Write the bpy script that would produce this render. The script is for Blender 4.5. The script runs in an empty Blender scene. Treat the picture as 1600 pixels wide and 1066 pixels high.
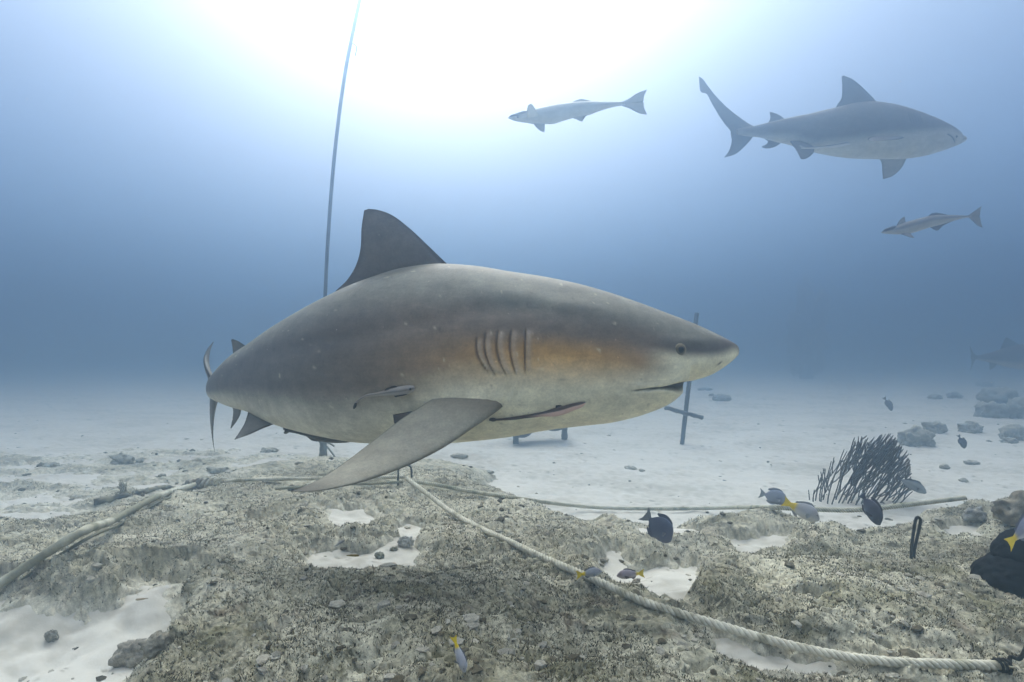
import bpy, math, random
import numpy as np
from mathutils import Vector, Matrix

# ---------------------------------------------------------------- camera, world, sun, exposure
S = bpy.context.scene
COL = S.collection
F = 889.0                       # focal length in photo pixels (1600 wide)
CAMZ = 1.0
PITCH = math.atan(12.0 / F)
cam_d = bpy.data.cameras.new("camera")
cam_d.sensor_width = 36.0
cam_d.lens = F / 1600.0 * 36.0
cam_d.clip_start = 0.02
cam_d.clip_end = 500
cam = bpy.data.objects.new("camera", cam_d)
cam.location = (0, 0, CAMZ)
cam.rotation_euler = (math.pi / 2 + PITCH, 0, 0)
COL.objects.link(cam)
S.camera = cam

SUN_EL = math.radians(52)
SUN_AZ = math.radians(-6)       # measured from +Y towards +X
sun_dir = Vector((math.sin(SUN_AZ) * math.cos(SUN_EL), math.cos(SUN_AZ) * math.cos(SUN_EL), math.sin(SUN_EL)))
sd = bpy.data.lights.new("sun", 'SUN')
sd.energy = 2.3
sd.angle = math.radians(42)
sd.color = (1.0, 0.93, 0.80)
sun = bpy.data.objects.new("sun", sd)
sun.rotation_euler = sun_dir.to_track_quat('Z', 'Y').to_euler()
sun.location = sun_dir * 9
COL.objects.link(sun)

W = bpy.data.worlds.new("World")
S.world = W
W.use_nodes = True
nt = W.node_tree
nt.nodes.clear()
N = nt.nodes.new
L = nt.links.new
out = N('ShaderNodeOutputWorld')
addsh = N('ShaderNodeAddShader')
bg_sky = N('ShaderNodeBackground')
bg_glow = N('ShaderNodeBackground')
sky = N('ShaderNodeTexSky')
sky.sky_type = 'NISHITA'
sky.sun_disc = False
sky.sun_elevation = SUN_EL
sky.sun_rotation = SUN_AZ
L(sky.outputs[0], bg_sky.inputs[0])
bg_sky.inputs[1].default_value = 0.05
# light scattered in the water: brightest round the surface below the sun, deep blue away from it
tc = N('ShaderNodeTexCoord')
nrm = N('ShaderNodeVectorMath'); nrm.operation = 'NORMALIZE'
L(tc.outputs['Generated'], nrm.inputs[0])
GEL = math.radians(34); GAZ = math.radians(-8)
dot = N('ShaderNodeVectorMath'); dot.operation = 'DOT_PRODUCT'
dot.inputs[1].default_value = (math.sin(GAZ) * math.cos(GEL), math.cos(GAZ) * math.cos(GEL), math.sin(GEL))
L(nrm.outputs[0], dot.inputs[0])
mx = N('ShaderNodeMath'); mx.operation = 'MAXIMUM'; mx.inputs[1].default_value = 0.0
L(dot.outputs['Value'], mx.inputs[0])


def lobe(power, color):
    p = N('ShaderNodeMath'); p.operation = 'POWER'; p.inputs[1].default_value = power
    L(mx.outputs[0], p.inputs[0])
    s = N('ShaderNodeVectorMath'); s.operation = 'SCALE'
    s.inputs[0].default_value = color
    L(p.outputs[0], s.inputs['Scale'])
    return s.outputs[0]


def vadd(a, b):
    v = N('ShaderNodeVectorMath'); v.operation = 'ADD'
    L(a, v.inputs[0]); L(b, v.inputs[1])
    return v.outputs[0]


LOBES = [(9.0, (0.24, 0.14, 0.06)), (18.0, (0.26, 0.165, 0.09)), (44.0, (0.30, 0.23, 0.18))]
acc = lobe(*LOBES[0])
for lb in LOBES[1:]:
    acc = vadd(acc, lobe(*lb))
basec = N('ShaderNodeVectorMath'); basec.operation = 'ADD'
basec.inputs[1].default_value = (0.035, 0.045, 0.06)
sep = N('ShaderNodeSeparateXYZ'); L(nrm.outputs[0], sep.inputs[0])
zm = N('ShaderNodeMath'); zm.operation = 'MAXIMUM'; zm.inputs[1].default_value = 0.0
L(sep.outputs['Z'], zm.inputs[0])
zp = N('ShaderNodeMath'); zp.operation = 'POWER'; zp.inputs[1].default_value = 3.0
L(zm.outputs[0], zp.inputs[0])
zs = N('ShaderNodeVectorMath'); zs.operation = 'SCALE'; zs.inputs[0].default_value = (1.22, 1.10, 0.90)
L(zp.outputs[0], zs.inputs['Scale'])
acc = vadd(acc, zs.outputs[0])
L(acc, basec.inputs[0])
L(basec.outputs[0], bg_glow.inputs[0])
bg_glow.inputs[1].default_value = 1.0
L(bg_sky.outputs[0], addsh.inputs[0])
L(bg_glow.outputs[0], addsh.inputs[1])
L(addsh.outputs[0], out.inputs['Surface'])

S.view_settings.view_transform = 'Standard'
S.view_settings.look = 'None'
S.view_settings.gamma = 1.0
S.view_settings.use_curve_mapping = False
S.view_settings.exposure = 1.45
S.render.engine = 'CYCLES'
S.cycles.use_denoising = True
S.cycles.max_bounces = 6
S.cycles.diffuse_bounces = 3
S.cycles.volume_bounces = 2
S.cycles.caustics_reflective = False
S.cycles.caustics_refractive = False

HAZE_DENSITY = 0.155
HAZE_COLOR = (0.33, 0.475, 0.645)
HAZE_ABS = (0.0, 0.0, 0.0)
HAZE_G = 0.88

# ---------------------------------------------------------------- helpers
rng = np.random.default_rng(7)
random.seed(5)
CP, SP = math.cos(PITCH), math.sin(PITCH)


def raydir(px, py):
    x = (px - 800.0) / F
    z = -(py - 533.0) / F
    return np.array([x, CP - z * SP, SP + z * CP])


def P(px, py, d):
    r = raydir(px, py)
    return np.array([0, 0, CAMZ]) + r * (d / r[1])


def srgb(r, g, b):
    f = lambda c: (c / 255.0) / 12.92 if c <= 10 else (((c / 255.0) + 0.055) / 1.055) ** 2.4
    return np.array([f(r), f(g), f(b)])


def sstep(a, b, x):
    t = np.clip((x - a) / (b - a), 0, 1)
    return t * t * (3 - 2 * t)


def hash3(ix, iy, iz):
    h = (ix * 374761393 + iy * 668265263 + iz * 2147483647 * 7 + 1013904223) & 0xffffffff
    h = ((h ^ (h >> 13)) * 1274126177) & 0xffffffff
    h = ((h ^ (h >> 16)) * 2246822519) & 0xffffffff
    return (h ^ (h >> 15)) & 0xffffffff


def noise2(x, y, seed=0):
    x = np.asarray(x, float); y = np.asarray(y, float)
    xi = np.floor(x).astype(np.int64); yi = np.floor(y).astype(np.int64)
    xf = x - xi; yf = y - yi
    u = xf * xf * xf * (xf * (xf * 6 - 15) + 10)
    v = yf * yf * yf * (yf * (yf * 6 - 15) + 10)

    def g(i, j, dx, dy):
        a = hash3(xi + i, yi + j, seed) / 4294967296.0 * 6.2831853
        return np.cos(a) * dx + np.sin(a) * dy
    a = g(0, 0, xf, yf); b = g(1, 0, xf - 1, yf); c = g(0, 1, xf, yf - 1); d = g(1, 1, xf - 1, yf - 1)
    return ((a * (1 - u) + b * u) * (1 - v) + (c * (1 - u) + d * u) * v) * 1.5


def noise3(p, seed=0):
    p = np.asarray(p, float)
    i = np.floor(p).astype(np.int64)
    f = p - i
    w = f * f * (3 - 2 * f)
    r = 0
    for dx in (0, 1):
        for dy in (0, 1):
            for dz in (0, 1):
                h = hash3(i[..., 0] + dx + 57 * seed, i[..., 1] + dy, i[..., 2] + dz) / 4294967296.0
                r = r + h * (w[..., 0] if dx else 1 - w[..., 0]) * (w[..., 1] if dy else 1 - w[..., 1]) * (w[..., 2] if dz else 1 - w[..., 2])
    return r * 2 - 1


def fbm2(x, y, oct=4, seed=0, rough=0.5):
    r = 0; a = 1.0; f = 1.0; t = 0
    for k in range(oct):
        r = r + a * noise2(x * f + 17.3 * k, y * f - 9.1 * k, seed + k)
        t += a; a *= rough; f *= 2.03
    return r / t


def worley2(x, y, seed=0):
    xi = np.floor(x).astype(np.int64); yi = np.floor(y).astype(np.int64)
    d1 = np.full(x.shape, 9.0); d2 = np.full(x.shape, 9.0)
    for i in (-1, 0, 1):
        for j in (-1, 0, 1):
            h = hash3(xi + i, yi + j, seed)
            fx = xi + i + (h & 0xffff) / 65536.0
            fy = yi + j + (h >> 16) / 65536.0
            d = np.hypot(x - fx, y - fy)
            d2 = np.minimum(d2, np.maximum(d, d1)); d1 = np.minimum(d1, d)
    return d1, d2


def pchip(xs, ys, x):
    xs = np.asarray(xs, float); ys = np.asarray(ys, float)
    h = np.diff(xs); dl = np.diff(ys) / h
    m = np.zeros(len(xs))
    m[0] = dl[0]; m[-1] = dl[-1]
    for k in range(1, len(xs) - 1):
        if dl[k - 1] * dl[k] > 0:
            w1 = 2 * h[k] + h[k - 1]; w2 = h[k] + 2 * h[k - 1]
            m[k] = (w1 + w2) / (w1 / dl[k - 1] + w2 / dl[k])
    i = np.clip(np.searchsorted(xs, x, side='right') - 1, 0, len(h) - 1)
    t = (x - xs[i]) / h[i]
    return ((2 * t**3 - 3 * t**2 + 1) * ys[i] + (t**3 - 2 * t**2 + t) * h[i] * m[i]
            + (-2 * t**3 + 3 * t**2) * ys[i + 1] + (t**3 - t**2) * h[i] * m[i + 1])


def catmull(pts, n):
    pts = np.asarray(pts, float)
    seg = np.linalg.norm(np.diff(pts, axis=0), axis=1) ** 0.5 + 1e-6
    t = np.concatenate([[0], np.cumsum(seg)])
    tt = np.linspace(0, t[-1], n * 8)
    m = np.zeros_like(pts)
    for k in range(len(pts)):
        if k == 0: m[k] = (pts[1] - pts[0]) / (t[1] - t[0])
        elif k == len(pts) - 1: m[k] = (pts[-1] - pts[-2]) / (t[-1] - t[-2])
        else:
            a = (pts[k] - pts[k - 1]) / (t[k] - t[k - 1]); b = (pts[k + 1] - pts[k]) / (t[k + 1] - t[k])
            m[k] = (a * (t[k + 1] - t[k]) + b * (t[k] - t[k - 1])) / (t[k + 1] - t[k - 1])
    i = np.clip(np.searchsorted(t, tt, side='right') - 1, 0, len(seg) - 1)
    h = (t[i + 1] - t[i])[:, None]; u = ((tt - t[i]) / (t[i + 1] - t[i]))[:, None]
    c = ((2 * u**3 - 3 * u**2 + 1) * pts[i] + (u**3 - 2 * u**2 + u) * h * m[i]
         + (-2 * u**3 + 3 * u**2) * pts[i + 1] + (u**3 - u**2) * h * m[i + 1])
    s = np.concatenate([[0], np.cumsum(np.linalg.norm(np.diff(c, axis=0), axis=1))])
    q = np.linspace(0, s[-1], n)
    return np.stack([np.interp(q, s, c[:, k]) for k in range(c.shape[1])], axis=1)


def mesh_from(name, V, faces, colors=None, smooth=True):
    """faces: (n,3) / (n,4) array or list of such arrays"""
    V = np.asarray(V, np.float32)
    if isinstance(faces, np.ndarray):
        faces = [faces]
    faces = [f for f in faces if len(f)]
    me = bpy.data.meshes.new(name)
    me.vertices.add(len(V)); me.vertices.foreach_set("co", V.ravel())
    idx = np.concatenate([f.ravel() for f in faces]).astype(np.int32)
    sizes = np.concatenate([np.full(len(f), f.shape[1]) for f in faces]).astype(np.int32)
    starts = np.concatenate([[0], np.cumsum(sizes)[:-1]]).astype(np.int32)
    me.loops.add(len(idx)); me.loops.foreach_set("vertex_index", idx)
    me.polygons.add(len(sizes)); me.polygons.foreach_set("loop_start", starts)
    me.polygons.foreach_set("use_smooth", np.full(len(sizes), smooth))
    me.update(calc_edges=True)
    if colors is not None:
        ca = me.color_attributes.new("Col", 'FLOAT_COLOR', 'POINT')
        c = np.ones((len(V), 4), np.float32); c[:, :3] = colors
        ca.data.foreach_set("color", c.ravel())
    return me


class MB:
    """collects pieces of ONE mesh"""
    def __init__(self):
        self.V = []; self.Fq = []; self.Ft = []; self.C = []; self.n = 0

    def add(self, V, faces, col=(1, 1, 1)):
        V = np.asarray(V, float)
        c = np.zeros((len(V), 3)); c[:] = col
        if not isinstance(faces, (list, tuple)): faces = [faces]
        for f in faces:
            f = np.asarray(f, int)
            if len(f) == 0: continue
            (self.Fq if f.shape[1] == 4 else self.Ft).append(f + self.n)
        self.V.append(V); self.C.append(c); self.n += len(V)

    def build(self, name, mat, parent=None, smooth=True, origin=None):
        V = np.concatenate(self.V); C = np.concatenate(self.C)
        fs = []
        if self.Fq: fs.append(np.concatenate(self.Fq))
        if self.Ft: fs.append(np.concatenate(self.Ft))
        if origin is None:
            origin = np.array(parent.location) if parent is not None else np.array([V[:, 0].mean(), V[:, 1].mean(), V[:, 2].min()])
        me = mesh_from(name, V - np.asarray(origin), fs, C, smooth)
        me.materials.append(mat)
        o = bpy.data.objects.new(name, me)
        COL.objects.link(o)
        if parent is not None:
            if parent.type == 'EMPTY' or True:
                wp = np.array(parent['_w']) if '_w' in parent else np.array(parent.location)
                o.parent = parent
                o.location = tuple(np.asarray(origin) - wp)
        else:
            o.location = tuple(origin)
        o['_w'] = [float(q) for q in origin]
        return o


def tag(o, label=None, cat=None, group=None, kind=None):
    if label: o['label'] = label
    if cat: o['category'] = cat
    if group: o['group'] = group
    if kind: o['kind'] = kind
    return o


def empty(name, loc, label, cat, group=None):
    o = bpy.data.objects.new(name, None)
    o.empty_display_size = 0.1
    o.location = tuple(loc)
    o['_w'] = [float(q) for q in loc]
    COL.objects.link(o)
    return tag(o, label, cat, group)


def grid_faces(nu, nv, wrap_v=False):
    """vertex index = i*nv + j"""
    i = np.arange(nu - 1)[:, None]
    j = np.arange(nv if wrap_v else nv - 1)[None, :]
    j2 = (j + 1) % nv
    a = i * nv + j; b = i * nv + j2; c = (i + 1) * nv + j2; d = (i + 1) * nv + j
    return np.stack([a, b, c, d], axis=-1).reshape(-1, 4)


def tube(pts, rad, sides=8, caps=True):
    pts = np.asarray(pts, float); n = len(pts)
    rad = np.broadcast_to(np.asarray(rad, float), (n,))
    T = np.gradient(pts, axis=0); T /= np.linalg.norm(T, axis=1)[:, None] + 1e-12
    ref = np.array([0, 0, 1.0]) if abs(T[0][2]) < 0.9 else np.array([1.0, 0, 0])
    u = np.cross(T[0], ref); u /= np.linalg.norm(u)
    U = [u]
    for k in range(1, n):
        v = U[-1] - T[k] * np.dot(U[-1], T[k]); v /= np.linalg.norm(v) + 1e-12
        U.append(v)
    U = np.array(U); Bv = np.cross(T, U)
    a = np.arange(sides) / sides * 2 * np.pi
    V = pts[:, None, :] + rad[:, None, None] * (np.cos(a)[None, :, None] * U[:, None, :] + np.sin(a)[None, :, None] * Bv[:, None, :])
    V = V.reshape(-1, 3)
    f = grid_faces(n, sides, True)
    fs = [f]
    if caps:
        V = np.concatenate([V, pts[:1], pts[-1:]])
        j = np.arange(sides); j2 = (j + 1) % sides
        c0 = n * sides
        fs.append(np.stack([np.full(sides, c0), j2, j], 1))
        fs.append(np.stack([np.full(sides, c0 + 1), (n - 1) * sides + j, (n - 1) * sides + j2], 1))
    return V, fs, (U, Bv, T)


def ico(sub=3):
    import bmesh
    bm = bmesh.new()
    bmesh.ops.create_icosphere(bm, subdivisions=sub, radius=1.0)
    bm.verts.ensure_lookup_table()
    V = np.array([v.co[:] for v in bm.verts]); Fc = np.array([[v.index for v in f.verts] for f in bm.faces])
    bm.free()
    return V, Fc


ICO = {k: ico(k) for k in (1, 2, 3, 4, 5)}

# ---------------------------------------------------------------- materials


def mat(name, rough=0.8, spec=0.2, base=None, noise_scale=None, noise_amt=0.2, bump=0.0, bump_scale=80, attr=True, tint2=None, emis=None, trans=None, alpha=None):
    m = bpy.data.materials.new(name)
    m.use_nodes = True
    t = m.node_tree; nn = t.nodes; ll = t.links
    b = nn['Principled BSDF']
    b.inputs['Roughness'].default_value = rough
    b.inputs['Specular IOR Level'].default_value = spec
    if attr:
        a = nn.new('ShaderNodeAttribute'); a.attribute_name = 'Col'; c = a.outputs['Color']
    else:
        a = nn.new('ShaderNodeRGB'); a.outputs[0].default_value = (*base, 1); c = a.outputs[0]
    g = nn.new('ShaderNodeNewGeometry')
    if noise_scale:
        for k, (sc, am) in enumerate(((noise_scale, noise_amt), (noise_scale * 6.3, noise_amt * 0.8))):
            nz = nn.new('ShaderNodeTexNoise'); nz.inputs['Scale'].default_value = sc
            nz.inputs['Detail'].default_value = 6; nz.inputs['Roughness'].default_value = 0.65
            ll.new(g.outputs['Position'], nz.inputs['Vector'])
            mr = nn.new('ShaderNodeMapRange')
            mr.inputs['From Min'].default_value = 0.3; mr.inputs['From Max'].default_value = 0.7
            mr.inputs['To Min'].default_value = 1 - am; mr.inputs['To Max'].default_value = 1 + am
            ll.new(nz.outputs['Fac'], mr.inputs['Value'])
            vm = nn.new('ShaderNodeVectorMath'); vm.operation = 'SCALE'
            ll.new(c, vm.inputs[0]); ll.new(mr.outputs[0], vm.inputs['Scale'])
            c = vm.outputs[0]
    ll.new(c, b.inputs['Base Color'])
    if bump:
        nz = nn.new('ShaderNodeTexNoise'); nz.inputs['Scale'].default_value = bump_scale
        nz.inputs['Detail'].default_value = 8; nz.inputs['Roughness'].default_value = 0.7
        ll.new(g.outputs['Position'], nz.inputs['Vector'])
        bp = nn.new('ShaderNodeBump'); bp.inputs['Strength'].default_value = 0.6
        bp.inputs['Distance'].default_value = bump
        ll.new(nz.outputs['Fac'], bp.inputs['Height'])
        ll.new(bp.outputs[0], b.inputs['Normal'])
    return m


M_SKIN = mat("shark_skin", 0.55, 0.22, noise_scale=22, noise_amt=0.17, bump=0.0016, bump_scale=260)
def scratches(m):
    """fine lengthwise streaks and small pale nicks in the hide"""
    t = m.node_tree; nn = t.nodes; ll = t.links
    b = nn['Principled BSDF']
    src = b.inputs['Base Color'].links[0].from_socket
    g = nn.new('ShaderNodeNewGeometry')
    sc = nn.new('ShaderNodeVectorMath'); sc.operation = 'MULTIPLY'; sc.inputs[1].default_value = (9, 9, 38)
    ll.new(g.outputs['Position'], sc.inputs[0])
    nz = nn.new('ShaderNodeTexNoise'); nz.inputs['Scale'].default_value = 1.0; nz.inputs['Detail'].default_value = 5; nz.inputs['Distortion'].default_value = 1.2
    ll.new(sc.outputs[0], nz.inputs['Vector'])
    mr = nn.new('ShaderNodeMapRange'); mr.inputs['From Min'].default_value = .35; mr.inputs['From Max'].default_value = .65; mr.inputs['To Min'].default_value = .93; mr.inputs['To Max'].default_value = 1.07
    ll.new(nz.outputs['Fac'], mr.inputs['Value'])
    vo = nn.new('ShaderNodeTexVoronoi'); vo.inputs['Scale'].default_value = 17
    ll.new(g.outputs['Position'], vo.inputs['Vector'])
    m2 = nn.new('ShaderNodeMapRange'); m2.inputs['From Min'].default_value = .035; m2.inputs['From Max'].default_value = .06; m2.inputs['To Min'].default_value = 1.55; m2.inputs['To Max'].default_value = 1.0
    ll.new(vo.outputs['Distance'], m2.inputs['Value'])
    mu = nn.new('ShaderNodeMath'); mu.operation = 'MULTIPLY'
    ll.new(mr.outputs[0], mu.inputs[0]); ll.new(m2.outputs[0], mu.inputs[1])
    v = nn.new('ShaderNodeVectorMath'); v.operation = 'SCALE'
    ll.new(src, v.inputs[0]); ll.new(mu.outputs[0], v.inputs['Scale'])
    ll.new(v.outputs[0], b.inputs['Base Color'])


scratches(M_SKIN)
M_FISH = mat("fish_skin", 0.5, 0.3, noise_scale=40, noise_amt=0.08)
M_ROCK = mat("reef_rock", 0.95, 0.08, noise_scale=40, noise_amt=0.36, bump=0.006, bump_scale=110)
M_SAND = mat("sand", 0.95, 0.08, noise_scale=6, noise_amt=0.05, bump=0.002, bump_scale=160)
M_TURF = mat("turf", 0.9, 0.05)
M_ROPE = mat("rope_fibre", 0.85, 0.1, noise_scale=30, noise_amt=0.18, bump=0.0008, bump_scale=600)
M_METAL = mat("crusted_metal", 0.8, 0.2, noise_scale=60, noise_amt=0.25, bump=0.002, bump_scale=150)
M_EYE = mat("eye_gloss", 0.28, 0.3)
M_CORAL = mat("sea_rod", 0.9, 0.1, noise_scale=50, noise_amt=0.2, bump=0.001, bump_scale=300)
M_BLACK = mat("black_sponge", 0.9, 0.1, noise_scale=30, noise_amt=0.3, bump=0.004, bump_scale=60)

# ---------------------------------------------------------------- terrain
def G(px, py, h):
    """where the sight line of a photo point meets the level h"""
    r = raydir(px, py)
    t = (h - CAMZ) / r[2]
    return np.array([r[0] * t, r[1] * t])


def poly(pts, h):
    return np.array([G(a, b, h) for a, b in pts])


def sdf(x, y, pg):
    """signed distance, positive inside"""
    x = np.asarray(x, float); y = np.asarray(y, float)
    d = np.full(x.shape, 1e9); s = np.zeros(x.shape, bool)
    n = len(pg)
    for k in range(n):
        ax, ay = pg[k]; bx, by = pg[(k + 1) % n]
        ex, ey = bx - ax, by - ay
        wx, wy = x - ax, y - ay
        t = np.clip((wx * ex + wy * ey) / (ex * ex + ey * ey), 0, 1)
        d = np.minimum(d, np.hypot(wx - ex * t, wy - ey * t))
        c = ((ay > y) != (by > y)) & (x < (bx - ax) * (y - ay) / (by - ay + 1e-12) + ax)
        s ^= c
    return np.where(s, d, -d)


RH = 0.20
REEF = np.concatenate([
    poly([(-500, 835), (-150, 812), (0, 800), (150, 786), (240, 764), (345, 742), (470, 722), (600, 716), (700, 722), (780, 742), (860, 766), (930, 790),
          (1010, 803), (1100, 797), (1210, 790), (1262, 800), (1310, 812), (1345, 800), (1400, 786), (1470, 774), (1570, 776), (1700, 770), (2000, 780)], RH * 0.75),
    np.array([[4.0, 0.3], [2.5, -1.2], [-2.5, -1.2], [-4.0, 0.3]])])
BACKROCK = poly([(270, 752), (330, 733), (420, 716), (500, 708), (620, 710), (700, 712), (780, 730), (740, 748), (600, 745), (420, 745)], 0.10)
POCKETS = [  # (polygon in photo points, level, how far the sand lies below the rock round it)
    ([(480, 868), (494, 848), (540, 846), (585, 842), (620, 822), (640, 806), (668, 812), (650, 840), (662, 872), (625, 886), (560, 890), (505, 884)], 0.22, 0.020),
    ([(505, 790), (560, 788), (600, 800), (575, 822), (520, 826)], 0.22, 0.012),
    ([(936, 872), (962, 858), (1000, 884), (1060, 876), (1096, 880), (1086, 925), (1082, 966), (1010, 945), (950, 915)], 0.20, 0.030),
    ([(-150, 962), (0, 962), (70, 990), (130, 1000), (190, 985), (215, 948), (292, 945), (268, 1000), (215, 1075), (150, 1200), (-200, 1250)], 0.12, 0.075),
    ([(1282, 798), (1345, 796), (1356, 812), (1325, 838), (1286, 836)], 0.17, 0.035),
    ([(1135, 836), (1228, 830), (1240, 846), (1190, 866), (1140, 864)], 0.20, 0.025),
    ([(988, 816), (1058, 816), (1104, 834), (1090, 852), (1005, 844)], 0.19, 0.02),
    ([(1468, 818), (1530, 813), (1534, 834), (1486, 834)], 0.20, 0.03),
    ([(1105, 982), (1200, 1003), (1330, 1030), (1300, 1044), (1190, 1034), (1110, 1004)], 0.22, 0.020),
    ([(100, 760), (240, 752), (300, 742), (330, 744), (230, 772), (140, 790), (60, 792)], 0.14, 0.03),
]
PK = [(poly(p, h), dep) for p, h, dep in POCKETS]
# big smooth swells of the reef: (photo point, level, radius x, radius y, height)
SWELL = [((520, 960), .24, .55, .35, .075), ((820, 930), .24, .35, .30, .05), ((200, 880), .2, .40, .28, .04), ((1330, 930), .22, .55, .28, .085),
         ((150, 935), .2, .38, .16, .09), ((265, 930), .2, .10, .10, .06), ((1230, 1060), .2, .5, .12, -.02), ((690, 1050), .24, .8, .22, .05), ((600, 760), .2, .7, .3, .03),
         ((1180, 815), .2, .35, .16, .04), ((1480, 800), .2, .4, .2, .05), ((860, 860), .2, .25, .25, .04), ((1030, 862), .2, .34, .09, .05), ((430, 830), .2, .4, .3, .03)]
SW = [(G(p[0], p[1], h), rx, ry, a) for p, h, rx, ry, a in SWELL]


def terrain(x, y):
    wx = x + 0.05 * fbm2(x * 4, y * 4, 3, 11) + 0.012 * noise2(x * 22, y * 22, 12)
    wy = y + 0.05 * fbm2(x * 4 + 9, y * 4, 3, 13) + 0.012 * noise2(x * 22, y * 22 + 5, 14)
    wx = np.asarray(wx); wy = np.asarray(wy)
    sd0 = sdf(wx, wy, REEF)
    M = sstep(-0.02, 0.45, sd0)
    mound = RH * M ** 0.8
    sb = sdf(wx, wy, BACKROCK)
    mb = 0.11 * sstep(-0.15, 0.25, sb)
    mound = np.maximum(mound, mb)
    swell = 0
    for c, rx, ry, a in SW:
        q = ((wx - c[0]) / rx) ** 2 + ((wy - c[1]) / ry) ** 2
        swell = swell + a * np.exp(-q)
    pk = np.zeros_like(wx); pin = np.zeros_like(wx); drop = np.zeros_like(wx)
    px_ = wx + 0.022 * noise2(x * 11, y * 11, 15) + 0.010 * noise2(x * 34, y * 34, 16); py_ = wy + 0.022 * noise2(x * 11 + 7, y * 11, 17) + 0.010 * noise2(x * 34, y * 34 + 3, 18)
    for pg, dep in PK:
        cx, cy = pg.mean(0); r = np.abs(pg - [cx, cy]).max() + 0.25
        near = (np.abs(x - cx) < r) & (np.abs(y - cy) < r)
        if near.any():
            s = sdf(px_[near], py_[near], pg)
            pk[near] = np.maximum(pk[near], (dep + 0.042) * sstep(-0.025 if dep < .06 else -.11, 0.045, s))
            drop[near] = np.maximum(drop[near], dep * sstep(-0.25, -0.03, s))
            pin[near] = np.maximum(pin[near], sstep(-0.25, 0.02, s))
    inside = np.maximum(sstep(-0.03, 0.10, sd0), sstep(-0.2, 0.1, sb))
    # rock relief: broad lobes, low ledges, scattered pits
    l1 = fbm2(wx * 2.6, wy * 2.6, 3, 21) * 0.065 + fbm2(wx * 6.5, wy * 8, 2, 22) * 0.014
    d1, d2 = worley2(wx * 6.0, wy * 6.0, 31)
    rough = sstep(-0.25, 0.35, fbm2(x * 1.9 + 3, y * 2.6, 3, 43))
    lob = (0.5 - d1) * 0.014 * (0.4 + rough)
    d1b, d2b = worley2(wx * 19, wy * 24, 33)
    lob2 = (0.5 - d1b) * 0.013 * rough
    rid = (0.25 - np.abs(fbm2(wx * 8, wy * 15, 4, 51))) * 0.022 * (0.3 + rough)
    pits = -0.016 * sstep(0.26, 0.46, fbm2(wx * 15, wy * 25, 3, 61)) * (0.3 + rough) - 0.011 * sstep(0.24, 0.42, fbm2(wx * 36, wy * 52, 2, 62))
    hole = -0.035 * sstep(0.36, 0.46, fbm2(wx * 4.6, wy * 8.5, 3, 65))
    fine = fbm2(wx * 55, wy * 55, 3, 71) * 0.0042 + noise2(wx * 170, wy * 170, 72) * 0.0010
    edge = 0.026 * np.exp(-((pin - 0.55) / 0.25) ** 2) * (pk < 0.004)      # swollen lips round the sand hollows
    body = mound + swell * M + l1 * M
    rock = body + lob + lob2 + rid + pits + hole * M + fine + edge
    rock = rock - pk - (1 - inside) * 0.14
    # sand lies in the hollows
    drift = fbm2(x * 1.1, y * 1.6, 3, 81) * 0.02 + fbm2(x * 4, y * 6, 3, 82) * 0.016 + noise2(x * 22, y * 28, 83) * 0.0035 - 0.012 * sstep(.3, .5, fbm2(x * 7, y * 9, 2, 85))
    sand = np.where(M > 0.001, mound + 0.8 * swell * M + l1 * M * 0.6 - drop - 0.004 - 0.034 * (1 - sstep(0.3, 0.8, pin)), 0)
    ms = sstep(0.02, 0.5, M)
    sand = sand * ms + drift * (1 - 0.7 * ms) + (body * 0.35) * (1 - ms) * (M > 0) + 0.010 * noise2(x * 9, y * 9, 84) * ms
    # low rock pavement beyond the left part of the reef, half drowned in sand
    lf = sstep(-0.6, -1.4, x / np.maximum(y, 0.1) * 3.0 - 0.1) * sstep(2.9, 3.6, y) * sstep(7.2, 5.0, y)
    pav = -0.10 + lf * (0.105 + 0.09 * fbm2(x * 1.7, y * 2.6, 4, 91)) + fbm2(x * 12, y * 18, 4, 92) * 0.03 * lf
    rock = np.maximum(rock, pav)
    return rock, sand


def ground(x, y):
    r, s = terrain(np.atleast_1d(np.asarray(x, float)), np.atleast_1d(np.asarray(y, float)))
    return np.maximum(r, s)


def hit(px, py):
    """point of the ground seen at a photo point"""
    r = raydir(px, py)
    t = np.geomspace(0.7, 30, 3000)
    x = r[0] * t; y = r[1] * t; z = CAMZ + r[2] * t
    g = ground(x, y)
    k = np.argmax(z < g)
    return np.array([x[k], y[k], g[k]])


def fan(name, rows, ncol, spread, surf, colf, material):
    a = np.linspace(-spread, spread, ncol)
    a = a * (0.75 + 0.25 * np.abs(a) / spread)
    Y, A = np.meshgrid(rows, a, indexing='ij')
    X = Y * A
    x = X.ravel(); y = Y.ravel()
    z, c, off = surf(x, y)
    V = np.stack([x + off[0], y + off[1], z], 1)
    me = mesh_from(name, V, grid_faces(len(rows), ncol)[:, ::-1], c)
    me.materials.append(material)
    o = bpy.data.objects.new(name, me)
    COL.objects.link(o)
    return o


def fbm3(p, oct=3, seed=0, rough=.55):
    r = 0; a = 1.0; t = 0; f = 1.0
    for k in range(oct):
        r = r + a * noise3(p * f + 5.1 * k, seed + k); t += a; a *= rough; f *= 2.1
    return r / t


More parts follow.
